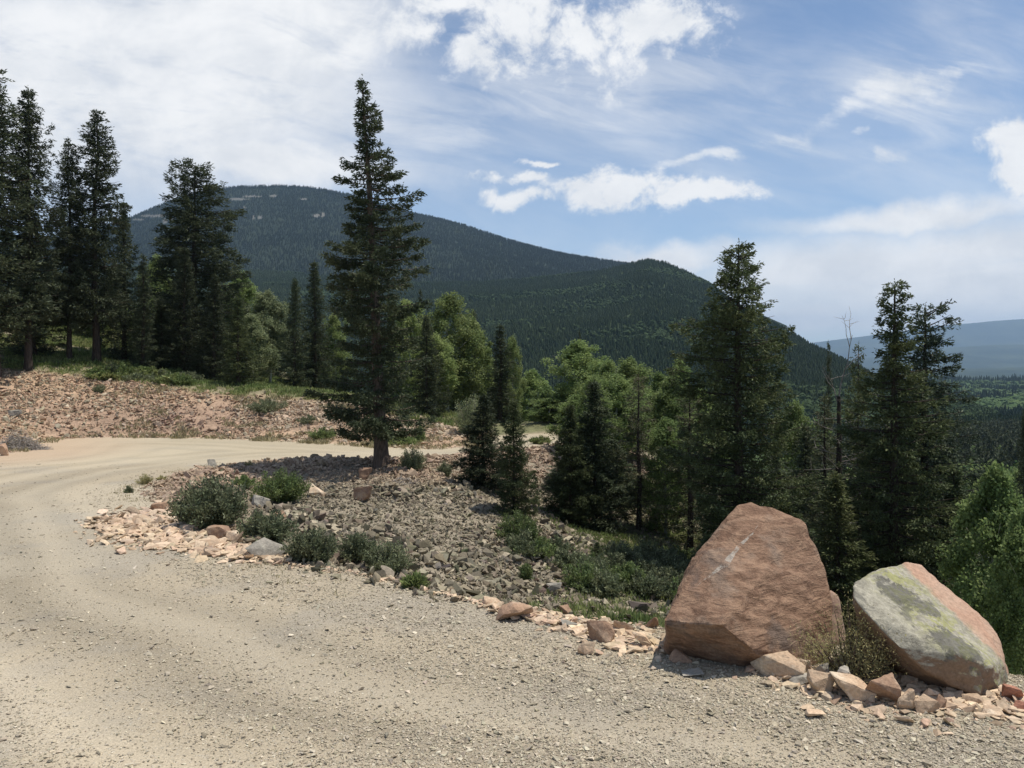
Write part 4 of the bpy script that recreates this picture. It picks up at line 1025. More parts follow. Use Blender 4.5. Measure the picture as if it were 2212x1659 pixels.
TREES = [  # kind, proto, px, top py, depth, half width px, leaf, bark, label
 # ---- forest edge on the left
 ('spruce_tree', 'spruce_tall', -14, 150, 45, 98, M_DARK, M_BARKD, 'tallest dark spruce at the left picture edge'),
 ('spruce_tree', 'spruce_tall_b', 62, 186, 47, 70, M_DARK, M_BARKD, 'tall dark spruce second from the left edge'),
 ('spruce_tree', 'spruce_a', -110, 300, 44, 90, M_DARK, M_BARKD, 'dark spruce cut by the left edge, below the tallest one'),
 ('spruce_tree', 'spruce_b', 70, 470, 50, 60, M_DARK, M_BARKD, 'lower dark spruce filling the gap between the left edge trees and the bare trunk'),
 ('spruce_tree', 'spruce_tall', 150, 300, 50.5, 50, M_DARK, M_BARKD, 'slim spruce with a long bare trunk left of the tall twin'),
 ('spruce_tree', 'spruce_tall', 207, 238, 51, 74, M_DARK, M_BARKD, 'tall pointed spruce, highest between the left edge group and the broad one'),
 ('spruce_tree', 'spruce_b', 268, 430, 54, 48, M_DARK, M_BARKD, 'grey green spruce on the right flank of the tall pointed spruce'),
 ('subalpine_fir', 'narrow', 310, 548, 50, 22, M_DARK, M_BARKD, 'narrow spire like fir left of the broad dark tree'),
 ('fir_tree', 'fir_broad', 420, 352, 56, 84, M_DARK, M_BARKD, 'broad dark blunt topped fir standing before the mountain'),
 ('spruce_tree', 'spruce_b', 398, 530, 52, 44, M_DARK, M_BARKD, 'brownish green spruce in front of the broad blunt fir'),
 ('spruce_tree', 'spruce_a', 462, 590, 51, 40, M_DARK, M_BARKD, 'dark spruce at the right foot of the broad blunt fir'),
 ('spruce_tree', 'spruce_b', 514, 640, 47.5, 40, M_FIR, M_BARKD, 'small greyish spruce at the forest edge right of the broad fir'),
 ('spruce_tree', 'spruce_a', 350, 640, 53, 40, M_DARK, M_BARKD, 'short dark spruce between the narrow spire and the broad fir'),
 ('spruce_tree', 'spruce_a', 636, 600, 50.5, 33, M_SPRUCE, M_BARKD, 'left one of two pointed spruces left of the lone big spruce'),
 ('spruce_tree', 'spruce_b', 680, 560, 52, 40, M_SPRUCE, M_BARKD, 'right and taller one of two pointed spruces left of the lone big spruce'),
 ('aspen_tree', 'aspen_0', 340, 552, 64, 34, M_ASPEN, M_BIRCH, 'bright aspen peeping out left of the broad blunt fir'),
 ('aspen_tree', 'aspen_1', 365, 610, 60, 44, M_ASPEN2, M_BIRCH, 'aspen low in the shade behind the spruces left of the broad fir'),
 ('aspen_tree', 'aspen_1', 520, 588, 64, 55, M_ASPEN2, M_BIRCH, 'green aspen just right of the broad blunt fir'),
 ('aspen_tree', 'aspen_3', 582, 628, 58, 52, M_ASPEN3, M_BIRCH, 'silvery green rounded aspen left of the pair of pointed spruces'),
 ('aspen_tree', 'aspen_2', 548, 680, 55, 50, M_ASPEN3, M_BIRCH, 'lower silvery aspen in front of the rounded one'),
 ('aspen_tree', 'aspen_2', 725, 680, 56, 36, M_ASPEN, M_BIRCH, 'yellow green aspen showing between the spruce pair and the lone spruce'),
 ('aspen_tree', 'aspen_2', 880, 650, 52, 50, M_ASPEN, M_BIRCH, 'yellow green aspen just right of the lone big spruce'),
 ('subalpine_fir', 'narrow', 908, 624, 66, 12, M_DARK, M_BARKD, 'thin spire of a far fir above the aspens right of the lone spruce'),
 ('spruce_tree', 'spruce_a', 921, 680, 45, 38, M_SPRUCE, M_BARKD, 'dark pointed spruce in front of the tall light aspens'),
 ('aspen_tree', 'aspen_0', 972, 634, 49, 62, M_ASPEN, M_BIRCH, 'tallest light green aspen of the middle group'),
 ('aspen_tree', 'aspen_1', 1022, 690, 50, 50, M_ASPEN, M_BIRCH, 'light aspen right of the tallest one in the middle group'),
 ('aspen_tree', 'aspen_3', 940, 720, 47, 45, M_ASPEN, M_BIRCH, 'lower light aspen between the dark spruce and the tallest aspen'),
 ('spruce_tree', 'spruce_a', 1024, 668, 60, 34, M_DARK, M_BARKD, 'dark spruce half hidden behind the light middle aspens'),
 ('subalpine_fir', 'narrow', 1081, 700, 46, 27, M_SPRUCE, M_BARKD, 'dark narrow fir at the right end of the light middle aspens'),
 ('aspen_tree', 'aspen_2', 1106, 728, 49, 28, M_ASPEN, M_BIRCH, 'slim yellow green aspen right behind the dark narrow fir'),
 # ---- beyond the far road
 ('aspen_tree', 'aspen_1', 1150, 800, 58, 52, M_ASPEN2, M_BIRCH, 'low dark green aspen beyond the far piece of road'),
 ('aspen_tree', 'aspen_0', 1252, 736, 46, 66, M_ASPEN2, M_BIRCH, 'tallest aspen of the right group behind the young spruces'),
 ('subalpine_fir', 'narrow', 1252, 712, 62, 9, M_DARK, M_BARKD, 'dark spire tip rising just above the tallest right aspen'),
 ('aspen_tree', 'aspen_2', 1310, 780, 42, 48, M_ASPEN2, M_BIRCH, 'aspen right beside the tallest of the right group'),
 ('aspen_tree', 'aspen_3', 1362, 772, 40, 56, M_ASPEN2, M_BIRCH, 'green aspen midway between the tallest right aspen and the tall fir'),
 ('aspen_tree', 'aspen_1', 1425, 806, 38, 46, M_ASPEN2, M_BIRCH, 'shorter aspen third from the tall ragged fir'),
 ('aspen_tree', 'aspen_0', 1470, 778, 37, 45, M_ASPEN2, M_BIRCH, 'aspen just left of the tall ragged fir'),
 ('aspen_tree', 'aspen_2', 1205, 850, 46, 46, M_ASPEN2, M_BIRCH, 'low aspen at the left flank of the right group'),
 # ---- trees standing in the hollow
 ('spruce_tree', 'young', 1044, 850, 24.5, 56, M_SPRUCE, M_BARKD, 'young dark spruce leftmost in the hollow, above the scree'),
 ('spruce_tree', 'young_b', 1110, 862, 22, 46, M_FIR, M_BARKD, 'lighter young spruce second from the left in the hollow'),
 ('spruce_tree', 'young', 1232, 872, 24, 50, M_FIR, M_BARKD, 'young spruce third in the row in the hollow'),
 ('spruce_tree', 'young_b', 1284, 820, 24.5, 68, M_SPRUCE, M_BARKD, 'taller dark young spruce fourth in the row in the hollow'),
 ('spruce_tree', 'fir_airy', 1380, 806, 25, 56, M_DRY, M_BARKD, 'thin brownish young spruce with bare twigs left of the ragged fir'),
 ('aspen_tree', 'aspen_2', 1440, 905, 25, 56, M_ASPEN2, M_BIRCH, 'young leafy tree between the brownish spruce and the ragged fir'),
 ('spruce_tree', 'fir_airy_b', 1490, 830, 24, 66, M_DRY, M_BARKD, 'brownish green fir crowding the left side of the ragged fir'),
 ('spruce_tree', 'young', 1290, 1170, 19, 22, M_FIR, M_BARKD, 'tiny spruce seedling among shrubs at the bottom of the hollow'),
 ('spruce_tree', 'young_b', 1330, 950, 27, 50, M_FIR, M_BARKD, 'young spruce low between the fourth spruce and the brownish one'),
 ('aspen_tree', 'aspen_1', 1716, 870, 34, 60, M_ASPEN2, M_BIRCH, 'bright green aspen in the gap right of the ragged fir'),
 ('fir_tree', 'fir_airy_b', 1855, 738, 26, 50, M_YFIR, M_BARKD, 'yellowish fir top between the dead tree and the tall right fir'),
 ('subalpine_fir', 'narrow', 1790, 735, 60, 11, M_DARK, M_BARKD, 'thin far spire just left of the dead tree top'),
 ('fir_tree', 'fir_airy_b', 1780, 850, 22.5, 62, M_DRY, M_BARKD, 'brownish fir around the foot of the dead tree'),
 ('fir_tree', 'spruce_b', 1680, 1010, 24, 76, M_DARK, M_BARKD, 'dark fir directly behind the huge brown boulder'),
 ('fir_tree', 'spruce_a', 1810, 1020, 18, 88, M_YFIR, M_BARKD, 'yellowish fir right behind the gap between the two boulders'),
 ('fir_tree', 'spruce_b', 2060, 1000, 19, 78, M_FIR, M_BARKD, 'fir low on the right side of the tall right pair'),
 ('spruce_tree', 'spruce_a', 2212, 880, 40, 30, M_DARK, M_BARKD, 'dark spruce at the right picture edge above the aspens'),
 ('aspen_tree', 'aspen_1', 2150, 1008, 15, 100, M_ASPEN2, M_BIRCH, 'pale barked aspen at the right above the lichen boulder'),
 ('aspen_tree', 'aspen_3', 2232, 1090, 13, 86, M_ASPEN2, M_BIRCH, 'aspen cut by the right picture edge with a leaning pale trunk'),
 ('fir_tree', 'spruce_a', 2090, 1130, 21, 80, M_DARK, M_BARKD, 'dark fir in the shade between the tall right pair and the right aspens'),
]
for (nm, key, px, py, d, hw, leaf, bark, lab) in TREES:
    place_tree(nm, key, spot(px, d), d, 10.0, {**dict(spruce_a=1.5, spruce_b=1.5, spruce_tall=1.5, spruce_tall_b=1.5), **H0}.get(key, 2.2), ztop_(py, d), hw * (1.12 if 'aspen' in key else (1.1 if px < 300 else 1.2)) / F * d, leaf, bark, lab)

# trees of their own shape: the lone spruce, the ragged fir, the tall right pair
def own_tree(name, seed, px, base, top, d, prof_px, leaf, bark, label, lean_px=0, **kw):
    x = spot(px, d); z = ground(x, d).item() if base is None else EYE - (base - HY) / F * d
    H = ztop_(top, d) - z
    bpy_ = HY + F * (EYE - z) / d
    prof = sorted([((bpy_ - yy) / (bpy_ - top), hw / F * d) for yy, hw in prof_px])
    (cv, cf_), (tv, tf) = conifer_arrays(seed, H, prof, lean=lean_px / F * d, **kw)
    root = empty(name, (x, d, z))
    mesh_np('crown', cv, cf_, leaf, parent=root); mesh_np('trunk', tv, tf, bark, parent=root, smooth=True)
    tag(root, label, 'tree'); return root
sp0 = hit(824, 1008)
own_tree('spruce_tree', 3, 824, 1010, 162, 25.5, [(162, 3), (190, 12), (215, 18), (240, 30), (262, 40), (290, 36), (320, 30), (350, 46), (372, 76), (400, 66), (430, 92), (460, 84), (500, 108), (560, 98), (620, 98), (700, 106), (780, 106), (850, 112), (885, 130), (925, 104), (950, 56)],
         M_SPRUCE, M_BARK, 'lone big spruce with bare lower trunk at the inner edge of the road', lean_px=-34,
         nbr=235, dens=2.6, sp=.125, droop=.10, bare=.085, jag=.66, trunk_r=.21, spw=.30, flatness=.12, latw=.26)
own_tree('fir_tree', 5, 1600, None, 516, 21, [(516, 6), (540, 26), (580, 56), (620, 74), (650, 96), (690, 104), (740, 116), (800, 112), (880, 122), (960, 132), (1040, 142), (1120, 146), (1200, 140), (1290, 110)],
         M_FIR, M_BARKD, 'tall ragged fir with thin see through top behind the huge brown boulder', lean_px=-8,
         nbr=250, dens=1.75, sp=.105, droop=.02, bare=.03, jag=.5, trunk_r=.16, spw=.30, dead=30)
own_tree('fir_tree', 6, 1932, None, 600, 19, [(600, 8), (625, 20), (660, 25), (700, 30), (730, 38), (770, 40), (820, 66), (880, 92), (960, 112), (1050, 128), (1150, 140), (1250, 140), (1350, 120)],
         M_FIR, M_BARKD, 'tall fir with a narrow column top, left one of the right pair', nbr=260, dens=1.5, sp=.105, droop=.04, bare=.03, jag=.34, trunk_r=.17, spw=.30)
own_tree('fir_tree', 8, 1998, None, 655, 20.5, [(655, 10), (680, 34), (720, 42), (745, 46), (780, 66), (810, 88), (860, 74), (930, 84), (1000, 92), (1100, 98), (1300, 95)],
         M_BLUE, M_BARKD, 'rounded top fir, right one of the tall right pair', nbr=240, dens=1.5, sp=.11, droop=.03, bare=.03, jag=.45, trunk_r=.16, spw=.30, asym=.1)
# background trees that nothing tells apart
def back(n_, px0, px1, t0, t1, d0, d1, keys, leaf, bark, nm, label, group, hw=(26, 44), cat='tree', seedy=0, topf=None):
    r_ = np.random.default_rng(900 + seedy); ords = ['leftmost', 'second from the left', 'third from the left', 'fourth from the left', 'fifth from the left', 'sixth from the left', 'seventh from the left', 'eighth from the left', 'ninth from the left', 'tenth from the left', 'eleventh from the left', 'twelfth from the left']
    for i in range(n_):
        px = px0 + (px1 - px0) * (i + r_.random() * .9) / n_; d = r_.uniform(d0, d1); tp = r_.uniform(t0, t1)
        if topf: tp += float(np.interp(px, *topf))
        key = keys[r_.integers(0, len(keys))]
        r0 = {**dict(spruce_a=1.5, spruce_b=1.5, spruce_tall=1.5, spruce_tall_b=1.5), **H0}.get(key, 2.2)
        place_tree(nm, key, spot(px, d), d, 10.0, r0, ztop_(tp, d), r_.uniform(*hw) / F * d, leaf, bark, label + ', ' + (ords[i] if i < n_ - 1 else 'rightmost'), group, cat)
back(11, -60, 360, 560, 640, 60, 74, ['spruce_a', 'spruce_b'], M_DARK, M_BARKD, 'spruce_tree', 'shadowed spruce deep in the left wood', 'background spruces in the left wood', seedy=1, hw=(34, 52))
back(6, 90, 520, 660, 700, 58, 70, ['aspen_3', 'aspen_1'], M_ASPEN2, M_BIRCH, 'aspen_tree', 'shaded aspen deep in the left wood', 'background aspens in the left wood', seedy=2, hw=(34, 48))
back(8, 440, 720, 690, 730, 58, 68, ['spruce_a', 'spruce_b'], M_DARK, M_BARKD, 'spruce_tree', 'shadowed spruce behind the left aspens', 'background spruces behind the left aspens', seedy=3, hw=(30, 42))
back(5, 860, 1110, 760, 800, 56, 64, ['spruce_a', 'aspen_0'], M_DARK, M_BARKD, 'spruce_tree', 'shaded tree behind the light middle aspens', 'background trees behind the middle aspens', seedy=4, hw=(30, 42))
back(9, 1140, 1540, 830, 880, 42, 58, ['aspen_0', 'aspen_1', 'aspen_2', 'aspen_3'], M_ASPEN2, M_BIRCH, 'aspen_tree', 'aspen of the mass beyond the hollow', 'background aspens beyond the hollow', seedy=5, hw=(42, 60))
back(9, 1235, 1570, 800, 900, 30, 38, ['aspen_0', 'aspen_2', 'aspen_3'], M_ASPEN2, M_BIRCH, 'aspen_tree', 'leafy aspen in the wall behind the young spruces', 'aspen wall behind the young spruces', seedy=11, hw=(58, 74))
back(9, 1180, 1560, 960, 1030, 27, 30, ['spruce_a', 'young', 'spruce_b'], M_DARK, M_BARKD, 'spruce_tree', 'dark spruce behind the young spruce row', 'thicket behind the young spruces', seedy=6, hw=(46, 60))
back(10, 1560, 2100, 900, 1040, 25, 34, ['spruce_a', 'spruce_b', 'fir_airy_b'], M_DARK, M_BARKD, 'fir_tree', 'shadowed fir in the thicket behind the boulders', 'thicket behind the boulders', seedy=7, hw=(60, 80))
back(6, 1480, 2060, 1080, 1160, 17.5, 21, ['spruce_a', 'spruce_b'], M_FIR, M_BARKD, 'fir_tree', 'low fir crowding the slope just behind the boulders', 'low firs behind the boulders', seedy=8, hw=(62, 84))
back(5, 2090, 2330, 1050, 1150, 22, 30, ['spruce_a', 'spruce_b'], M_DARK, M_BARKD, 'fir_tree', 'dark fir in the shade behind the right aspens', 'thicket behind the right aspens', seedy=9, hw=(60, 80))
back(7, 2040, 2330, 985, 1020, 90, 120, ['aspen_0', 'aspen_1', 'aspen_2'], M_ASPEN, M_BIRCH, 'aspen_tree', 'light green aspen in the right gap', 'aspens in the gap at the right', seedy=10, hw=(26, 38))

# nearer valley trees, too many to tell apart
def lowtree(fn, k):
    (cv, cf_), _ = fn(); return cv / 10.0, cf_
LEAFY = [lowtree(lambda: aspen_arrays(500 + i, 10, 2.6, 420, .62, .05), i) for i in range(4)]
SPIKY = [lowtree(lambda: conifer_arrays(520 + i, 10, [(a, b * 1.5) for a, b in SPR], nbr=16, dens=.3, sp=.75, jag=.2), i) for i in range(4)]
n = 3600; d = np.sqrt(rng.uniform(70 ** 2, 430 ** 2, n)); px = rng.uniform(1680, 2420, n); xx = (px - CX) / F * d
P = np.where((d > 132)[:, None], sC(px, d), np.stack([xx, d, ground(xx, d)], 1))
apn = fbm(P[:, 0] / 60, P[:, 1] / 60, 4, 95); isap = ((d < 200) & (apn > .40)) | (apn > .57); hh = rng.uniform(.7, 1.25, n)
a = ~isap
tag(scatter(SPIKY, P[a] - [0, 0, .5], np.stack([10 * hh, 10 * hh, 12 * hh], 1)[a], name='valley_forest', m=M_DARK), 'dark conifers of the nearer slope in the gap at the right', 'forest', kind='stuff')
tag(scatter(LEAFY, P[isap] - [0, 0, .5], np.stack([9 * hh, 9 * hh, 9 * hh], 1)[isap], name='valley_aspen_forest', m=M_ASPEN2), 'green aspen wood on the nearer slope in the gap at the right', 'forest', kind='stuff')

# the dead tree with bare forked top
def dead_tree():
    d = 21.5; px = 1808; x = spot(px, d); z = ground(x, d).item(); top = ztop_(735, d); H = top - z
    root = empty('dead_tree', (x, d, z)); r_ = np.random.default_rng(44)
    tb = Tubes(8); zz = np.linspace(-.2, H * .80, 14); wx = np.cumsum(r_.normal(0, .02, 14))
    tb.add(np.stack([wx, wx * .5, zz], 1), .14 * (1 - zz.clip(0) / H) + .02)
    mesh_np('trunk', *tb.arrays(), M_BARKD, parent=root, smooth=True)
    tb = Tubes(5)
    x0, z0 = wx[-1], H * .80
    def limb(p, v, L, r, depth):
        uu = np.linspace(0, 1, 6); wv = np.cumsum(r_.normal(0, .09, (6, 3)), 0) * L * .5
        pts = p + np.outer(uu, v) * L + wv * uu[:, None]
        tb.add(pts, r * (1 - uu * .75))
        if depth > 0:
            for k in range(3):
                q = r_.uniform(.35, .95); pp = p + np.array(v) * L * q + wv[int(q * 5)] * q
                v2 = np.array(v) * .5 + r_.normal(0, .65, 3); v2[2] = abs(v2[2]) * .7; v2 /= np.linalg.norm(v2)
                limb(pp, v2, L * r_.uniform(.3, .55), r * .5, depth - 1)
    limb(np.array([x0, wx[-1] * .5, z0]), (.12, 0, 1), H * .20, .024, 2)
    limb(np.array([x0, wx[-1] * .5, z0 - .3]), (-.25, .1, .95), H * .17, .02, 2)
    for k in range(26):
        h = H * r_.uniform(.25, .8); a = r_.uniform(0, 6.28); v = np.array([math.cos(a), math.sin(a), r_.uniform(-.1, .5)]); v /= np.linalg.norm(v)
        limb(np.array([np.interp(h, zz, wx), np.interp(h, zz, wx) * .5, h]), v, r_.uniform(.3, .9), .014, 1)
    mesh_np('limb', *tb.arrays(), M_DEAD, parent=root, smooth=True)
    tag(root, 'dead tree with bare forked grey top between the ragged fir and the right pair', 'tree')
dead_tree()

# ------------------------------------------------------------------ shrubs
def shrub(px, base, w_px, h_px, leaf, label, seed, nst=60, lf=.06, airy=0, name='shrub', group=None, stem=None, nl=None, lw=.28, d=None, cat='shrub'):
    g = hit(px, base - 2) if d is None else np.array([spot(px, d), d, float(ground(spot(px, d), d))])
    d_ = g[1]; Wd = w_px * .92 / F * d_; Hh = h_px * .90 / F * d_
    r_ = np.random.default_rng(seed); tb = Tubes(4); P = []; D = []
    for i in range(nst):
        a = r_.uniform(0, 6.28); q = r_.random() ** .6; tilt = q * (.95 if not airy else .75)
        L = Hh * (1.0 - .35 * q * q) * r_.uniform(.55, 1.18)
        hor = Wd * .5 * q * r_.uniform(.8, 1.05)
        b0 = np.array([math.cos(a), math.sin(a), 0]) * Wd * .18 * q
        uu = np.linspace(0, 1, 6)
        pts = b0 + np.stack([math.cos(a) * hor * uu ** 1.2, math.sin(a) * hor * uu ** 1.2, L * uu * (1 - .12 * q * uu)], 1) + np.cumsum(r_.normal(0, .015, (6, 3)), 0) * Hh
        tb.add(pts, (.006 + .008 * Hh) * (1 - uu * .8))
        m_ = int((nl or 90) * (2.2 if not airy else 1))
        u_ = r_.uniform(.1 if not airy else .25, 1.04, m_)
        p = np.stack([np.interp(u_, uu, pts[:, k]) for k in range(3)], 1) + r_.normal(0, 1, (m_, 3)) * (.06 * Hh + airy * .055 * Hh * u_[:, None])
        P.append(p); dd = np.tile(pts[-1] - pts[2], (m_, 1)); dd = dd / (np.linalg.norm(dd, axis=1)[:, None] + 1e-9)
        D.append(dd + r_.normal(0, .9, (m_, 3)) + [0, 0, .3])
    P = np.concatenate(P); D = np.concatenate(D); P[:, 2] = np.maximum(P[:, 2], .01)
    grassy = leaf in (M_GRASS,)
    L = lf * (1 if (airy or grassy) else .58) * r_.uniform(.6, 1.4, len(P)); V = kites(P, D, r_.normal(0, 1, P.shape), L, L * (lw if (airy or grassy) else max(lw, .42)))
    root = empty(name, tuple(g - [0, -Wd * .25, .03]))
    mesh_np('foliage', V, np.arange(len(V)).reshape(-1, 4), leaf, parent=root)
    mesh_np('stem', *tb.arrays(), stem or M_DEAD, parent=root)
    tag(root, label, cat, group); return root
shrub(448, 1150, 150, 108, M_SAGE, 'biggest dark green shrub at the bend, behind the pointed rock', 1, 110, .11, nl=80)
shrub(600, 1092, 108, 66, M_SAGE2, 'round green shrub on the scree inside the bend', 2, 90, .10, nl=80)
shrub(570, 1176, 106, 70, M_SAGE, 'dark shrub between the biggest one and the whitish boulder', 3, 80, .09, nl=80)
shrub(672, 1222, 110, 72, M_SAGE, 'dark green shrub right of the whitish boulder', 4, 90, .075, nl=80)
shrub(765, 1222, 90, 64, M_SAGE, 'left half of the long double shrub at the gravel edge', 5, 70, .075, nl=80)
shrub(832, 1250, 92, 72, M_SAGE, 'right and lower half of the long double shrub at the gravel edge', 6, 70, .07, nl=80)
shrub(895, 1274, 36, 26, M_GRASS, 'small bright grass tuft at the right end of the double shrub', 7, 60, .09, name='grass_tuft', nl=14, cat='grass tuft')
shrub(520, 1058, 44, 28, M_SAGE2, 'small green shrub left of the round shrub', 8, 40, .09, nl=50)
shrub(891, 1022, 50, 48, M_SAGE, 'shrub close to the right of the spruce trunk', 9, 60, .09, nl=60)
shrub(962, 1032, 30, 34, M_SAGE, 'small shrub at the road edge left of the young dark spruce', 10, 40, .08, nl=40)
shrub(906, 960, 26, 36, M_SAGE2, 'small upright bush on the end of the bank', 11, 40, .1, nl=40)
shrub(572, 896, 84, 34, M_SAGE, 'spreading grey green shrub high on the bank', 12, 70, .13, nl=60)
shrub(690, 955, 60, 30, M_SAGE2, 'low shrub at the foot of the bank left of the spruce', 13, 60, .12, nl=50)
shrub(662, 920, 40, 20, M_SAGE, 'low shrub on the bank above the foot shrub', 14, 40, .12, nl=40)
shrub(855, 966, 90, 18, M_GRASS, 'strip of green weeds at the bank foot behind the spruce trunk', 15, 90, .13, nl=40, name='weed_patch', cat='weeds')
shrub(212, 852, 22, 20, M_SAGE, 'tiny dark shrub on the bank below the green strip', 16, 30, .1, nl=40)
shrub(276, 1068, 16, 16, M_SAGE, 'tiny dark weed on the gravel at the bend', 17, 30, .05, nl=30, name='weed', cat='weed')
shrub(310, 1050, 34, 22, M_WEED, 'small olive weed tuft on the gravel at the bend', 18, 40, .06, nl=20, name='weed', cat='weed')
shrub(347, 1040, 18, 12, M_WEED, 'low weed next to the scree at the bend', 19, 20, .06, nl=20, name='weed', cat='weed')
shrub(535, 1012, 14, 18, M_WEED, 'small dry weed standing at the top edge of the hollow', 20, 20, .06, nl=20, name='weed', cat='weed')
shrub(1015, 985, 60, 90, M_ASPEN3, 'pale grey green bush at the bank end behind the young dark spruce', 21, 80, .13, nl=60, d=37)
shrub(1168, 962, 40, 16, M_GRASS, 'weeds beside the far piece of road', 22, 50, .12, nl=20, name='weed_patch', cat='weeds', d=34)
shrub(1862, 1478, 185, 172, M_WEED, 'airy olive bush with thin stems in front of the lichen boulder', 23, 46, .024, airy=1, name='bush', nl=170, lw=.30, stem=M_BARK)
shrub(1137, 1262, 26, 40, M_SAGE2, 'small green shrub on the lower scree', 24, 40, .07, nl=50)
shrub(1230, 1245, 26, 22, M_SAGE2, 'low shrub on the scree left of the seedling', 25, 40, .07, nl=40)
# understorey in the hollow
r_ = np.random.default_rng(5)
for i in range(34):
    px = r_.uniform(1120, 1520); lo = np.interp(px, [1100, 1200, 1300, 1400, 1520], [1150, 1190, 1200, 1210, 1230]); py = lo + r_.random() * np.interp(px, [1100, 1250, 1520], [40, 90, 110])
    shrub(px, py, r_.uniform(60, 100), r_.uniform(34, 60), (M_SAGE, M_SAGE2, M_SAGE)[i % 3], 'leafy low shrub in the understorey at the foot of the hollow trees', 300 + i, 40, .10, nl=60, group='understorey shrubs in the hollow', lw=.4)
for i in range(14):
    px = r_.uniform(215, 470); py = np.interp(px, [200, 300, 470], [828, 838, 842]) - r_.uniform(0, 26)
    shrub(px, py, r_.uniform(46, 80), r_.uniform(16, 26), (M_SAGE2, M_SAGE, M_GRASS)[i % 3], 'low green juniper like shrub in the strip at the top of the bank', 400 + i, 50, .16, nl=50, group='low shrubs along the top of the bank', lw=.4)
shrub(238, 820, 30, 36, M_SPRUCE, 'tiny conifer seedling in the green strip on top of the bank', 450, 50, .14, nl=50)

# grass and herbs: uncountable
def blades(n, xr, yr, cond, h, m_, name, label, wd=.012):
    x = rng.uniform(*xr, n); y = rng.uniform(*yr, n); sd = poly_sd(x, y); z = ground(x, y, sd)
    px, py, b, ab, gr = zones(x, y, z); k = cond(x, y, sd, px, py, b, ab, gr)
    P = np.stack([x, y, z], 1)[k]; n = len(P)
    rep = 5; P = np.repeat(P, rep, 0) + np.concatenate([rng.normal(0, .05, (n * rep, 2)), np.zeros((n * rep, 1))], 1)
    D = np.stack([rng.normal(0, .45, n * rep), rng.normal(0, .45, n * rep), np.ones(n * rep)], 1); L = h * rng.uniform(.5, 1.4, n * rep)
    V = kites(P - [0, 0, .01], D, rng.normal(0, 1, P.shape), L, np.full(n * rep, wd))
    tag(mesh_np(name, V, np.arange(len(V)).reshape(-1, 4), m_), label, 'grass', kind='stuff')
blades(60000, (-40, 2), (38, 66), lambda x, y, sd, px, py, b, ab, gr: (ab > .5) & b & (rng.random(len(x)) < .25 + .75 * sstep(.42, .55, fbm(x * .6, y * .6, 3, 61))), .22, M_GRASS, 'grass', 'green grass and herbs on the forest floor above the bank', .05)
blades(34000, (-26, 0), (30, 47), lambda x, y, sd, px, py, b, ab, gr: (ab < .5) & b & (sd > -.6) & (rng.random(len(x)) < .9 * sstep(.50, .60, fbm(x * .7, y * .7, 3, 62)) * sstep(150, 520, px) + .25 * (sd < .8) * sstep(.5, .6, fbm(x, y, 2, 64))), .2, M_DRYGRASS, 'dry_grass', 'sparse dry yellowish grass tufts on the bank', .04)
blades(42000, (-2, 9), (12, 30), lambda x, y, sd, px, py, b, ab, gr: (sd > .3) & (rng.random(len(x)) < gr * (.15 + .6 * sstep(.45, .6, fbm(x, y, 3, 63)))), .13, M_GRASS, 'grass', 'green herbs growing through the scree low in the hollow', .03)
blades(22000, (-12, 0), (9, 27), lambda x, y, sd, px, py, b, ab, gr: (np.abs(sd) < .9) & (px < 930) & (px > 130) & (rng.random(len(x)) < .5 * sstep(.45, .6, fbm(x * 1.2, y * 1.2, 3, 65))), .05, M_DRYGRASS, 'dry_grass', 'thin dry grass on the inner shoulder of the bend', .012)

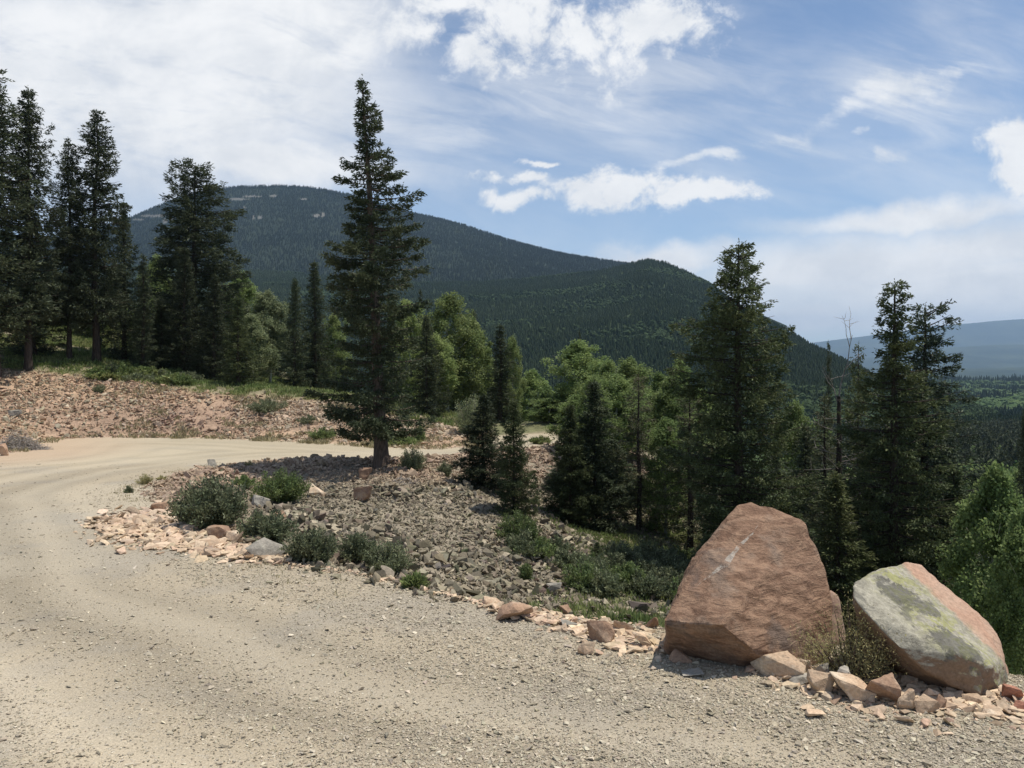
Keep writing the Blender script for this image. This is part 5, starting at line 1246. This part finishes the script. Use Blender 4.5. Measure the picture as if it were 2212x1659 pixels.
# brush pile, roots and fallen sticks
def sticks(name, px, py, w_px, h_px, n_, label, m_, seed, rad=.012, cat='branches'):
    g = hit(px, py); d = g[1]; Wd = w_px / F * d; Hh = h_px / F * d; r_ = np.random.default_rng(seed); tb = Tubes(4)
    for i in range(n_):
        a = r_.uniform(0, 6.28); q = r_.random() ** .6; c = np.array([math.cos(a) * Wd * .42 * q, math.sin(a) * Wd * .3 * q, Hh * (1 - q) * r_.random()])
        v = r_.normal(0, 1, 3) * [1, 1, .4]; v /= np.linalg.norm(v); L = Wd * r_.uniform(.12, .32); uu = np.linspace(-.5, .5, 6)
        pts = c + np.outer(uu, v) * L + np.cumsum(r_.normal(0, .035, (6, 3)), 0) * L
        zg = ground(g[0] + pts[:, 0], g[1] + pts[:, 1]) - g[2]; pts[:, 2] = np.maximum(pts[:, 2] + zg, zg + .01)
        tb.add(pts, rad * r_.uniform(.5, 1.3) * (1 - (uu + .5) * .6))
    o = mesh_np(name, *tb.arrays(), m_); o.location = g
    tag(o, label, cat); return o
sticks('brush_pile', 40, 972, 130, 44, 420, 'tangled pile of grey dead brush at the left beside the far road', M_DEAD, 71, .012, 'brush pile')
sticks('dead_branch', 872, 1042, 80, 14, 46, 'thin grey dead branches lying at the foot of the lone spruce', M_DEAD, 72, .012)
sticks('dead_branch', 950, 1085, 110, 6, 9, 'few long fallen sticks on the scree below the lone spruce', M_DEAD, 73, .012)
sticks('dead_branch', 1015, 1085, 60, 8, 10, 'bleached sticks lying left of the young spruces', M_DEAD, 74, .012)
sticks('dead_branch', 776, 1235, 60, 18, 14, 'dead twigs poking out between the two halves of the double shrub', M_DEAD, 75, .006)

# ------------------------------------------------------------------ haze
HZ = 6.2e-5
hm = bpy.data.materials.new('haze'); hm.use_nodes = True; t = NT(hm.node_tree); t.n.clear()
oo = t.new('ShaderNodeOutputMaterial'); pv = t.new('ShaderNodeVolumePrincipled')
pv.inputs['Color'].default_value = (.52, .73, 1.0, 1); pv.inputs['Density'].default_value = HZ; pv.inputs['Anisotropy'].default_value = 0.2
t.l.new(pv.outputs[0], oo.inputs['Volume'])
x0, x1, y0, y1, z0, z1 = -9000., 26000., -200., 17500., -900., 760.
V = np.array([(x, y, z) for x in (x0, x1) for y in (y0, y1) for z in (z0, z1)])
Fh = np.array([(0, 1, 3, 2), (4, 6, 7, 5), (0, 4, 5, 1), (2, 3, 7, 6), (0, 2, 6, 4), (1, 5, 7, 3)])
tag(mesh_np('haze', V, Fh, hm), 'thin blue summer haze in the air over the valley', 'haze', kind='stuff')
